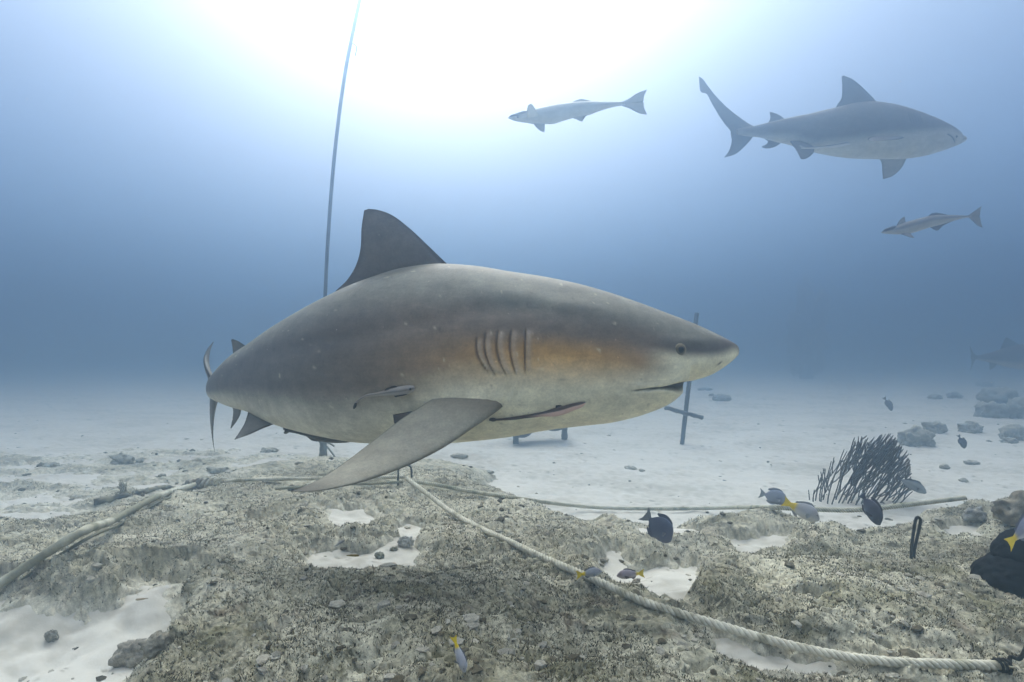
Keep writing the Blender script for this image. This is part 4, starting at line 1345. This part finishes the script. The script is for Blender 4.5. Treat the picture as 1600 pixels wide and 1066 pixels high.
# dark cord tied at the corner
t = empty("cord", hit(1588, 1050), "dark cord tied round the rope end in the corner", "cord")
p0 = hit(1560, 1046) + [0, 0, .02]
b = MB(); v, f, _ = tube(catmull([hit(1578, 1062) + [0, 0, .01], hit(1580, 1045) + [0, 0, .03], P(1592, 1030, hit(1590, 1045)[1] - .02), P(1612, 990, hit(1590, 1045)[1] - .02)], 24), .005, 6)
b.add(v, f, srgb(30, 28, 26)); b.build("cord_length", M_ROPE, t)
b = MB(); a = np.linspace(0, 2 * np.pi * 2.6, 50)
v, f, _ = tube(np.stack([ROPE_END[0] - .004 + a * .0016, ROPE_END[1] + .014 * np.cos(a), ROPE_END[2] + .014 * np.sin(a)], 1), .0035, 6)
b.add(v, f, srgb(34, 30, 28)); b.build("wrapping", M_ROPE, t)
# thin rope from the staple along the back edge
t = empty("rope", hit(700, 765), "thin old twisted rope trailing along the reef's rear edge past the sea rod", "rope")
pb = [(642, 752), (680, 757), (730, 767), (790, 776), (860, 786), (930, 793), (1000, 795), (1080, 795), (1150, 793), (1210, 793)]
path = lay(pb, 160, .010)
e0 = path[-1]
# spans the sandy gap in the air, then lies on the rear boulder
ext = [e0, P(1270, 796, e0[1] + .03), P(1340, 797, e0[1] + .02), P(1400, 791, e0[1] + .03), P(1450, 785, e0[1] + .1), P(1508, 778, e0[1] + .2)]
path2 = catmull(np.array(ext), 80)
path = np.concatenate([path, path2[1:]])
twisted(path, .0105, .036, t, mixc(RW[None], RG, np.array([.45]))[0], RG, 5)
# double rope to the left of the staple
t = empty("rope", hit(500, 757), "white twisted rope running behind the pectoral fin to the knot", "rope")
twisted(lay([(632, 745), (590, 746), (540, 747), (480, 748), (420, 749), (380, 750), (350, 752)], 120, .0095), .0105, .036, t, RW, RD, 7)
t = empty("rope", hit(560, 762), "short greyish rope lying just below the white rope by the staple", "rope")
twisted(lay([(630, 753), (590, 755), (540, 757), (480, 760), (430, 764)], 90, .008), .008, .03, t, RD, RG, 9)
# braided line coming to the camera's left
t = empty("rope", hit(100, 860), "smooth thick grey line stretched from the knot to the lower corner", "rope")
pc = [hit(305, 764) + [0, 0, .03], hit(240, 790) + [0, 0, .035], hit(180, 826) + [0, 0, .04], hit(120, 858) + [0, 0, .045], hit(60, 893) + [0, 0, .04], hit(10, 920) + [0, 0, .03], hit(-60, 960) + [0, 0, .02]]
cl = catmull(np.array(pc), 200)
v, f, _ = tube(cl, .0155 + .0012 * np.sin(np.arange(200) * .9) * rng.uniform(.3, 1, 200), 12)
nz = noise3(v * 8, 31)
b = MB(); b.add(v, f, mixc(np.broadcast_to(srgb(198, 196, 178), v.shape), srgb(148, 146, 126), sstep(-.2, .5, nz)))
b.build("braided_line", M_ROPE, t)
cl2 = cl[60:] + np.array([0.012, 0.02, -.025])
v, f, _ = tube(cl2, .006, 8); b = MB(); b.add(v, f, srgb(120, 118, 100)); b.build("thin_line", M_ROPE, t)
# stub of old rope pointing left, frayed tuft
t = empty("rope", hit(200, 780), "dark crusty stub of rope with a frayed upright tuft on the sand", "rope")
cl = settle(drape([(290, 760), (260, 764), (230, 771), (200, 776), (175, 782), (147, 789)], 90), .016)
v, f, _ = tube(cl, .013 + .006 * np.abs(noise2(np.arange(90) * .18, np.zeros(90), 5)) + np.linspace(0, .006, 90), 10)
nz = noise3(v * 30, 33); v = v + (noise3(v * 60, 34) * .003)[:, None]
b = MB(); b.add(v, f, mixc(np.broadcast_to(srgb(146, 142, 122), v.shape), srgb(70, 66, 56), sstep(-.3, .4, nz)))
b.build("rope_stub", M_ROPE, t)
b = MB(); c0 = hit(196, 777) + [0, 0, .01]
for k in range(60):
    a = rng.normal(0, .010, 2)
    tip = c0 + [-.022 + a[0] * 1.1 + rng.normal(0, .003), a[1], .085 + rng.uniform(-.025, .012)]
    v, f, _ = tube(catmull([c0 + [rng.normal(0, .012), rng.normal(0, .006), 0], (c0 + tip) / 2 + rng.normal(0, .006, 3), tip], 7), .0032, 4)
    b.add(v, f, srgb(190, 186, 166) * rng.uniform(.7, 1.05))
for k in range(50):
    a = rng.uniform(-.06, .06)
    s0 = c0 + [a, 0, .005]
    tip = s0 + rng.normal(0, .013, 3) + [0, 0, .012]
    v, f, _ = tube([s0, (s0 + tip) / 2 + rng.normal(0, .004, 3), tip], .003, 4)
    b.add(v, f, srgb(180, 176, 156) * rng.uniform(.6, 1.05))
b.build("frayed_tuft", M_ROPE, t)
# the knot
kc = hit(310, 762)
t = empty("knot", kc, "bulky overgrown rope knot where the lines meet, dark coils on top", "knot")
kc = kc + [0, 0, .030]
for k in range(6):
    a = np.linspace(0, 2 * np.pi, 40); x0 = -.07 + k * .028
    ry = .030 * (1 + .15 * rng.normal()); tilt = rng.uniform(-.3, .5)
    ring = np.stack([kc[0] + x0 + np.sin(a) * ry * tilt, kc[1] + np.cos(a) * ry, kc[2] + np.sin(a) * ry * .8], 1)
    v, f, _ = tube(ring, .0125, 8, False); nz = noise3(v * 40, 40 + k); v = v + (nz * .003)[:, None]
    dark = rng.uniform(0, 1) > .5
    b = MB(); b.add(v, f, mixc(np.broadcast_to(srgb(120, 114, 102) if k in (0, 2, 3) else srgb(176, 170, 154), v.shape), srgb(78, 72, 62), sstep(.1, .8, nz)))
    b.build("coil", M_ROPE, t)
for k, (x0, L_) in enumerate([(-.08, .20), (-.05, .26)]):
    pth = catmull([kc + [x0, -.012 + k * .02, -.008], kc + [x0 + L_ * .5, -.02 + k * .03, -.015], kc + [x0 + L_, .01, .002]], 40)
    v, f, _ = tube(pth, np.interp(np.linspace(0, 1, 40), [0, .5, 1], [.018, .020, .008]), 10); v = v + (noise3(v * 45, 50 + k) * .005)[:, None]
    b = MB(); b.add(v, f, mixc(np.broadcast_to(srgb(156, 148, 128), v.shape), srgb(84, 78, 66), sstep(-.2, .5, noise3(v * 30, 60)))); b.build("tail_end", M_ROPE, t)
kk_ = kc + [.10, .0, .012]
for k in range(4):
    a = np.linspace(0, 2 * np.pi, 26)
    c_ = kk_ + [k * .026, 0, rng.uniform(-.004, .006)]
    ring = np.stack([c_[0] + np.sin(a) * .006 + np.cos(a) * .012, c_[1] + np.cos(a) * .018, c_[2] + np.sin(a) * .017], 1)
    v, f, _ = tube(ring, .0085, 8, False); b = MB(); b.add(v + (noise3(v * 60, 70 + k) * .003)[:, None], f, srgb(198, 194, 176)); b.build("coil", M_ROPE, t)

# mooring line going up to the surface
base = np.array([P(505, 712, 5.0)[0], 5.0, 0.0])
top = [P(506, 600, 5.0), P(508, 466, 5.0), P(514, 350, 5.0), P(524, 230, 5.0), P(540, 110, 5.0), P(562, 0, 5.0)]
last = top[-1] + (top[-1] - top[-2]) * 1.1
t = empty("mooring_line", base, "tall taut line rising from the sand towards the bright surface", "line")
pth = catmull(np.array([base + [0, 0, .28]] + top + [top[-1] + (top[-1] - top[-2]) * .5, last]), 200)
v, f, _ = tube(pth, .0155, 10)
b = MB(); b.add(v, f, mixc(np.broadcast_to(srgb(96, 100, 98), v.shape), srgb(66, 68, 66), sstep(-.2, .4, noise3(v * 14, 77)))); b.build("line_length", M_ROPE, t)
b = MB(); v, f, _ = tube(catmull([base + [0, 0, -.05], base + [.004, 0, .1], base + [-.006, 0, .2], base + [0, 0, .34]], 30), np.interp(np.arange(30), [0, 8, 15, 24, 29], [.05, .036, .028, .034, .018]), 12)
b.add(v + (noise3(v * 30, 78) * .01)[:, None], f, srgb(110, 112, 104)); b.build("crusted_foot", M_METAL, t)
b = MB()
for e in ([-.12, .02, .30], [.16, -.02, -.02], [.09, .03, .14]):
    v, f, _ = tube(catmull([base + [0, 0, .18], base + np.array(e) * .5 + [0, 0, .10], base + np.array(e)], 14), .008, 6); b.add(v, f, srgb(140, 138, 126))
b.build("side_cord", M_ROPE, t)
tp = pth[int(np.argmin(np.abs(pth[:, 2] - P(552, 68, 5.0)[2])))]
b = MB(); v, f, _ = tube(catmull([tp, tp + [.05, 0, -.03], tp + [.04, 0, -.12]], 12), .006, 5); b.add(v, f, srgb(120, 124, 122)); b.build("loose_strand", M_ROPE, t)

# ================================================================ iron staples, stake, frame
t = empty("iron_staple", hit(633, 752), "dark bent iron staple arching over the ropes on the reef crest", "staple")
g = hit(632, 756); d = g[1]
b = MB(); v, f, _ = tube(catmull([P(622, 762, d), P(622, 745, d), P(623, 733, d), P(627, 727.5, d), (P(635, 727, d + .01)), P(641, 729, d + .02), P(643, 737, d + .02), P(642.5, 758, d + .02)], 50), .0058, 8)
b.add(v + (noise3(v * 60, 80) * .0015)[:, None], f, srgb(58, 58, 54)); b.build("bent_bar", M_METAL, t)
t = empty("iron_staple", hit(1427, 868), "thin dark iron staple standing upright near the black sponge", "staple")
g = hit(1424, 870); d = g[1]
b = MB(); v, f, _ = tube(catmull([P(1423, 882, d - .01), P(1425, 850, d), P(1428, 828, d), P(1431, 812, d), P(1434, 807.5, d), P(1438, 811, d), P(1437, 822, d), P(1433, 840, d + .01), P(1429, 858, d + .02), P(1427, 880, d + .02)], 60), .0055, 8)
b.add(v + (noise3(v * 60, 81) * .0015)[:, None], f, srgb(44, 44, 40)); b.build("bent_bar", M_METAL, t)

ST = 6.0
bs = P(1066, 690, ST)
t = empty("stake", (bs[0], ST, 0), "tall leaning metal stake with a short crossbar planted in sand", "stake")
lo = P(1066, 692, ST); hi = P(1089, 489, ST + .1)
b = MB(); pth = catmull([lo + (lo - hi) * .12, lo, (lo + hi) / 2, hi], 60)
v, f, _ = tube(pth, .023, 10); b.add(v + (noise3(v * 40, 82) * .004)[:, None], f, srgb(84, 88, 88)); b.build("pole", M_METAL, t)
b = MB(); v, f, _ = tube(catmull([P(1039, 637, ST - .04), P(1068, 645, ST - .04), P(1098, 653, ST - .04)], 30), .022, 10)
b.add(v + (noise3(v * 40, 83) * .004)[:, None], f, srgb(84, 88, 88)); b.build("crossbar", M_METAL, t)

DF = 6.0
bs = P(845, 692, DF)
t = empty("low_frame", (bs[0], DF, 0), "low grey frame on two stubby legs mostly hidden under the shark", "frame")
for x, yb_, dz in ((806, 696, 0), (882, 688, .25)):
    p0 = P(x, yb_, DF + dz); p0[2] = -.08; p1 = P(x, 655, DF + dz)
    b = MB(); w = .03
    q = np.array([[sx * w, sy * w] for sx, sy in ((-1, -1), (1, -1), (1, 1), (-1, 1))])
    V = np.array([[p0[0] + a, p0[1] + c, z] for z in np.linspace(p0[2], p1[2], 8) for a, c in q])
    V = V + (noise3(V * 20, 84) * .006)[:, None]
    b.add(V, grid_faces(8, 4, True), srgb(92, 98, 100)); b.build("leg", M_METAL, t, smooth=False)
b = MB()
c_ = P(842, 652, DF + .15)
V = []
for z in (-.02, .02):
    for sx, sy in ((-.32, -.18), (.32, -.18), (.32, .18), (-.32, .18)): V.append([c_[0] + sx, c_[1] + sy, c_[2] + z])
b.add(V, np.array([[0, 3, 2, 1], [4, 5, 6, 7], [0, 1, 5, 4], [1, 2, 6, 5], [2, 3, 7, 6], [3, 0, 4, 7]]), srgb(90, 96, 98)); b.build("top_board", M_METAL, t, smooth=False)
for x, y, w_, h_, dz in ((815, 668, 19, 16, -.1), (866, 661, 20, 13, .1)):
    V, Fc = ICO[3]; c_ = P(x, y, DF + dz); s_ = DF / F
    b = MB(); b.add(c_ + V * np.array([w_ * s_, .09, h_ * s_]), Fc, srgb(80, 80, 86)); b.build("hanging_basket", M_METAL, t)

# ================================================================ sea rod
gb = hit(1335, 792); GD = gb[1] + .12
t = empty("sea_rod", (gb[0], GD, gb[2]), "bushy dark sea rod with many slim stems leaning over the rope", "coral")
b = MB(); V, Fc = ICO[3]
c_ = P(1335, 800, GD); b.add(c_ + V * np.array([.16, .06, .035]) * (1 + .2 * noise3(V * 2, 90))[:, None], Fc, srgb(60, 58, 50)); b.build("holdfast", M_CORAL, t)
R_ = random.Random(11)
def rod_top(x):
    return np.interp(x, [1255, 1262, 1290, 1318, 1335, 1392, 1420, 1424], [800, 742, 728, 700, 684, 678, 708, 760])


nb = 0
todo = []
for k in range(34):
    u = (k / 33.0)
    todo.append((1268 + u * 128 + R_.uniform(-3, 3), 797.0, math.radians(np.interp(u, [0, .12, .4, 1], [108, 92, 66, 48]) + R_.uniform(-8, 8)), R_.uniform(-.05, .05), 0))
while todo and nb < 285:
    x_, y_, a_, z_, gen = todo.pop(0)
    pts = [(x_, y_, z_)]
    nxt = R_.uniform(9, 24) + (8 if gen == 0 else 0); run = 0; drift_ = R_.uniform(-.004, .004)
    goal0 = R_.uniform(-7, 7)
    lim = R_.uniform(0, 22) if R_.random() < .7 else R_.uniform(20, 60)
    for st_ in range(60):
        goal = math.radians(np.interp(x_, [1262, 1290, 1330, 1420], [88, 74, 60, 50]) + goal0)
        a_ += (goal - a_) * .16 + R_.uniform(-.05, .05)
        x_ += math.cos(a_) * 3.2; y_ -= math.sin(a_) * 3.2; z_ += drift_; run += 3.2
        pts.append((x_, y_, z_))
        if x_ > 1424 or y_ < rod_top(x_) + lim: break
        if run > nxt and gen < 5:
            sgn_ = R_.choice([-1, 1])
            if len(todo) + nb < 285: todo.append((x_, y_, a_ + sgn_ * R_.uniform(.45, .8), z_, gen + 1))
            nxt = run + R_.uniform(13, 34) * (1.9 if x_ > 1345 else 1.0)
    if len(pts) < 4: continue
    pth = catmull([P(a, b_, GD + c) for a, b_, c in pts[::2] + [pts[-1]]], max(8, len(pts)))
    m_ = len(pth)
    v, f, _ = tube(pth, np.linspace(.0046 if gen == 0 else .0037, .0027, m_), 6)
    b = MB(); b.add(v + (noise3(v * 120, 91) * .0012)[:, None], f, srgb(80, 76, 64) * R_.uniform(.6, 1.3)); b.build("stem" if gen == 0 else "branch", M_CORAL, t); nb += 1

# ================================================================ black sponge at the edge
c_ = hit(1570, 925); d = c_[1] + .06
t = empty("black_sponge", (P(1590, 940, d)[0], d, c_[2]), "jet-black velvety lump jutting in at the reef's edge", "sponge")
V, Fc = ICO[5]
s_ = d / F
b = MB()
c0 = P(1604, 904, d)
nz = noise3(V * 1.8, 95)[:, None]; nz2 = noise3(V * 7, 96)[:, None]
b.add(c0 + V * np.array([76 * s_, .12, 42 * s_]) * (1 + .12 * nz + .05 * nz2), Fc, srgb(9, 8, 11))
b.build("lower_lobe", M_BLACK, t)
b = MB(); c0 = P(1592, 866, d + .01)
b.add(c0 + V * np.array([37 * s_, .07, 36 * s_]) * (1 + .12 * nz + .04 * nz2), Fc, srgb(11, 10, 13)); b.build("upper_lobe", M_BLACK, t)

# ================================================================ loose rocks
def rock(px, py, w, h, label, col=srgb(168, 166, 152), seed=0, sub=4, depth=None, dn=1.0, group=None, name="rock", rough=1.0):
    g = hit(px, py + h * .35) if depth is None else P(px, py, depth)
    d = g[1]; s_ = d / F
    V, Fc = ICO[sub]
    q = V * np.array([w / 2 * s_, w / 2 * s_ * .7, h / 2 * s_ * 1.1])
    sc = 1.6 / (w * s_)
    n = noise3(q * sc * 1.3 + seed * 7.7, seed) * .38 + noise3(q * sc * 3.5 + seed, seed + 1) * .34 + noise3(q * sc * 9, seed + 2) * .20
    q = q * (1 + n * rough)[:, None]
    c = np.array([g[0], d, g[2] + h / 2 * s_ * .45])
    cc = mixc(np.broadcast_to(col, q.shape), col * .62, sstep(0, .6, noise3(q * sc * 6, seed + 3)))
    cc = mixc(cc, srgb(180, 176, 162), sstep(.1, .6, noise3(q * sc * 4, seed + 5)) * .5)
    b = MB(); b.add(c + q, Fc, cc)
    o = b.build(name, M_ROCK)
    tag(o, label, "rock", group or "loose rocks on the sand")
    return o


RK = [
    (1432, 684, 52, 32, "broad low rock on sand directly behind the sea rod's tips"),
    (1460, 668, 36, 20, "arched rock touching the back of the broad low rock"),
    (1519, 669, 34, 18, "flat oval rock standing alone above the small upright fish"),
    (1562, 618, 56, 30, "highest rounded lump of the pale rock pile at the edge"),
    (1550, 641, 46, 26, "pale lump at the front of the edge rock pile"),
    (1596, 640, 44, 34, "large dark slab closing the rock pile at the frame edge"),
    (1585, 678, 42, 26, "cluster rock low at the frame edge below the pile"),
    (1580, 688, 26, 12, "small dark slab under the cluster rock"),
    (1540, 600, 24, 10, "small faint rock above the pale rock pile"),
    (1460, 620, 22, 9, "small flat rock on far sand, first of a short chain"),
    (1490, 618, 20, 10, "small knobbly rock at the end of the short chain"),
    (1352, 578, 12, 11, "first of three tiny distant lumps in the haze"),
    (1367, 576, 14, 13, "middle of three tiny distant lumps in the haze"),
    (1388, 579, 18, 12, "last and widest of three tiny distant lumps"),
    (1100, 607, 24, 7, "flat dark stone just beyond the stake"),
    (1127, 622, 26, 12, "pointed rubble stone beyond the flat dark stone"),
    (1112, 617, 9, 5, "pebble-sized stone between flat and pointed stones"),
    (1476, 729, 14, 8, "small triangular stone on sand beside the sea rod's tips"),
    (1520, 722, 24, 7, "thin flat stone on sand between rock piles"),
    (1505, 750, 14, 6, "lone little stone closer to the boulders on sand"),
    (190, 716, 30, 16, "rounded dome-shaped rock alone on the pale rock pavement"),
    (218, 719, 12, 7, "little stone beside the dome-shaped rock"),
    (254, 742, 11, 6, "single small dark stone on bare sand before the pavement"),
    (423, 703, 28, 10, "craggy low stone between the tail and the belly fish"),
    (716, 712, 22, 8, "dark pair-like stone on sand under the shark's belly"),
    (985, 731, 18, 6, "curved little stone lying on bare open sand"),
    (1003, 735, 10, 4, "tiny chip beside the curved little stone"),
    (340, 734, 30, 10, "flat ledge stone at the end of the rear rock band"),
    (80, 726, 26, 9, "low stone at the far side of the pale pavement"),
    (765, 737, 14, 5, "tiny grey stone at the tip of the rear rock slope"),
]
for k, (x, y, w_, h_, lb) in enumerate(RK):
    rock(x, y, w_, h_, lb, seed=k + 3, sub=4 if w_ > 25 else 3)
rock(1258, 560, 56, 130, "ghostly far coral head barely showing through blue haze", seed=50, depth=19, col=srgb(140, 142, 142), rough=1.4, name="coral_head")
# boulders on the reef itself
RK2 = [
    (1587, 796, 62, 44, "large knobbed boulder at the reef's back corner", srgb(126, 118, 100)),
    (1524, 806, 40, 26, "smooth bluish-grey boulder beside the knobbed boulder", srgb(138, 140, 138)),
    (214, 1018, 56, 36, "rounded double lump of rubble in the lower sand pocket", srgb(146, 142, 130)),
    (243, 1006, 40, 30, "leaning lump joined behind the rounded double lump", srgb(140, 136, 122)),
    (80, 994, 16, 18, "small upright stone on sand below the ledge", srgb(130, 128, 118)),
    (593, 868, 16, 11, "small dark mossy stone in the sand basin", srgb(136, 138, 122)),
    (634, 846, 22, 22, "pale bluish stone at the basin's rim", srgb(190, 192, 188)),
    (616, 857, 12, 7, "chip of stone between mossy stone and pale stone", srgb(150, 148, 134)),
    (994, 908, 14, 8, "small stone under the hovering yellow-tailed fish", srgb(150, 144, 130)),
]
for k, (x, y, w_, h_, lb, cl_) in enumerate(RK2):
    rock(x, y, w_, h_, lb, seed=k + 61, sub=4, col=cl_, group="boulders and stones lying on the reef")

# ================================================================ turf and rubble over the rock (nobody could count them)
def scatter_points(n, y0, y1, bias=1.6):
    yy = y0 * (y1 / y0) ** (rng.uniform(0, 1, n) ** 1.0)
    xx = yy * rng.uniform(-1.12, 1.12, n)
    return xx, yy


n = 560000
x, y = scatter_points(n, 0.95, 4.2)
r_, s_ = terrain(x, y)
ok = (r_ > s_ + 0.010 + 0.02 * rng.uniform(0, 1, n)) & (r_ > 0.02)
dens = fbm2(x * 3.5, y * 3.5, 3, 131) + fbm2(x * 30, y * 30, 2, 132) * .6
ok &= dens > rng.uniform(-.45, .25, n)
x, y, z = x[ok], y[ok], r_[ok]
sx, sy = rock_shift(x, y, z); x = x + sx; y = y + sy
m = len(x)
hgt = rng.uniform(.002, .0078, m)
wd = rng.uniform(.0005, .0014, m) * (1 + .5 * y)
ang = rng.uniform(0, np.pi, m)
lean = rng.normal(0, .9, (m, 2)) * hgt[:, None]
b0 = np.stack([x - np.cos(ang) * wd, y - np.sin(ang) * wd, z - .003], 1)
b1 = np.stack([x + np.cos(ang) * wd, y + np.sin(ang) * wd, z - .003], 1)
tp_ = np.stack([x + lean[:, 0], y + lean[:, 1], z + hgt], 1)
V = np.stack([b0, b1, tp_], 1).reshape(-1, 3)
cA = srgb(50, 47, 35); cB = srgb(116, 112, 90); cC = srgb(178, 173, 154); cD = srgb(92, 84, 50)
pick = rng.uniform(0, 1, m)[:, None]
c = np.where(pick < .46 - .22 * sstep(1.5, 2.3, np.repeat(y[:, None], 1, 1)), cA, np.where(pick < .66, cB, np.where(pick < .90, cC, cD))) * rng.uniform(.7, 1.2, (m, 1))
me = mesh_from("turf_algae", V, np.arange(3 * m).reshape(-1, 3), np.repeat(c, 3, 0), smooth=False)
me.materials.append(M_TURF)
o = bpy.data.objects.new("turf_algae", me); COL.objects.link(o)
tag(o, "short fuzzy algal turf speckling the reef rock", "algae", kind='stuff')

# rubble crumbs
n = 9000
x, y = scatter_points(n, 1.0, 8.0)
r_, s_ = terrain(x, y)
g = np.maximum(r_, s_)
onrock = r_ > s_
keep = np.where(onrock, rng.uniform(0, 1, n) < .6, (rng.uniform(0, 1, n) < .10) | (np.abs(r_ - s_) < .015))
keep &= (fbm2(x * 2, y * 2, 2, 141) + .1 > rng.uniform(-.4, .4, n))
x, y, g, onrock = x[keep], y[keep], g[keep], onrock[keep]
V0, F0 = ICO[1]
VV = []; FF = []; CC = []
for k in range(len(x)):
    sz = rng.gamma(2.0, .0022) * (1 + .25 * y[k]) * (1 if onrock[k] else .8) + .0012
    q = V0 * np.array([sz * rng.uniform(.7, 1.6), sz * rng.uniform(.7, 1.4), sz * rng.uniform(.4, .8)]) * rng.uniform(.7, 1.25, (len(V0), 1))
    a = rng.uniform(0, 6.28); ca, sa = math.cos(a), math.sin(a)
    q = q @ np.array([[ca, -sa, 0], [sa, ca, 0], [0, 0, 1]])
    VV.append(q + [x[k], y[k], g[k]]); FF.append(F0 + k * len(V0))
    CC.append(np.repeat((srgb(168, 164, 150) if rng.uniform() < .5 else srgb(98, 92, 76))[None] * rng.uniform(.7, 1.15), len(V0), 0))
me = mesh_from("rubble", np.concatenate(VV), np.concatenate(FF), np.concatenate(CC), smooth=False)
me.materials.append(M_ROCK)
o = bpy.data.objects.new("rubble", me); COL.objects.link(o)
tag(o, "crumbs of dead coral rubble strewn over rock and sand", "rubble", kind='stuff')

# drifting specks in the water
n = 420
yy = rng.uniform(.9, 5.5, n); xx = yy * rng.uniform(-.95, .95, n); zz = 1 + yy * rng.uniform(-.45, .62, n)
ok = zz > ground(xx, yy) + .05
xx, yy, zz = xx[ok], yy[ok], zz[ok]
V0, F0 = ICO[1]
sz = rng.uniform(.0005, .0014, len(xx)) * (.5 + .3 * yy)
V = (V0[None] * sz[:, None, None] * rng.uniform(.6, 1.4, (len(xx), 1, 3)) + np.stack([xx, yy, zz], 1)[:, None, :]).reshape(-1, 3)
me = mesh_from("drifting_specks", V, (F0[None] + (np.arange(len(xx)) * len(V0))[:, None, None]).reshape(-1, 3), np.full((len(V), 3), .55), smooth=False)
me.materials.append(M_TURF)
o = bpy.data.objects.new("drifting_specks", me); COL.objects.link(o)
tag(o, "fine pale specks drifting in the water", "plankton", kind='stuff')

# ================================================================ the water itself
hb = np.array([[-45, -45, -1.2], [45, 45, 5.3]])
V = [[hb[i][0], hb[j][1], hb[k][2]] for k in (0, 1) for i, j in ((0, 0), (1, 0), (1, 1), (0, 1))]
me = mesh_from("haze", np.array(V), np.array([[0, 3, 2, 1], [4, 5, 6, 7], [0, 1, 5, 4], [1, 2, 6, 5], [2, 3, 7, 6], [3, 0, 4, 7]]), smooth=False)
mh = bpy.data.materials.new("water_haze"); mh.use_nodes = True
t_ = mh.node_tree; t_.nodes.clear()
oo = t_.nodes.new('ShaderNodeOutputMaterial'); pv = t_.nodes.new('ShaderNodeVolumePrincipled')
pv.inputs['Color'].default_value = (*HAZE_COLOR, 1)
pv.inputs['Absorption Color'].default_value = (*HAZE_ABS, 1)
pv.inputs['Density'].default_value = HAZE_DENSITY
pv.inputs['Anisotropy'].default_value = HAZE_G
t_.links.new(pv.outputs[0], oo.inputs['Volume'])
me.materials.append(mh)
o = bpy.data.objects.new("haze", me); COL.objects.link(o)
tag(o, "blue water haze filling the whole dive site", kind='stuff')

for ob in S.objects:
    if '_w' in ob: del ob['_w']
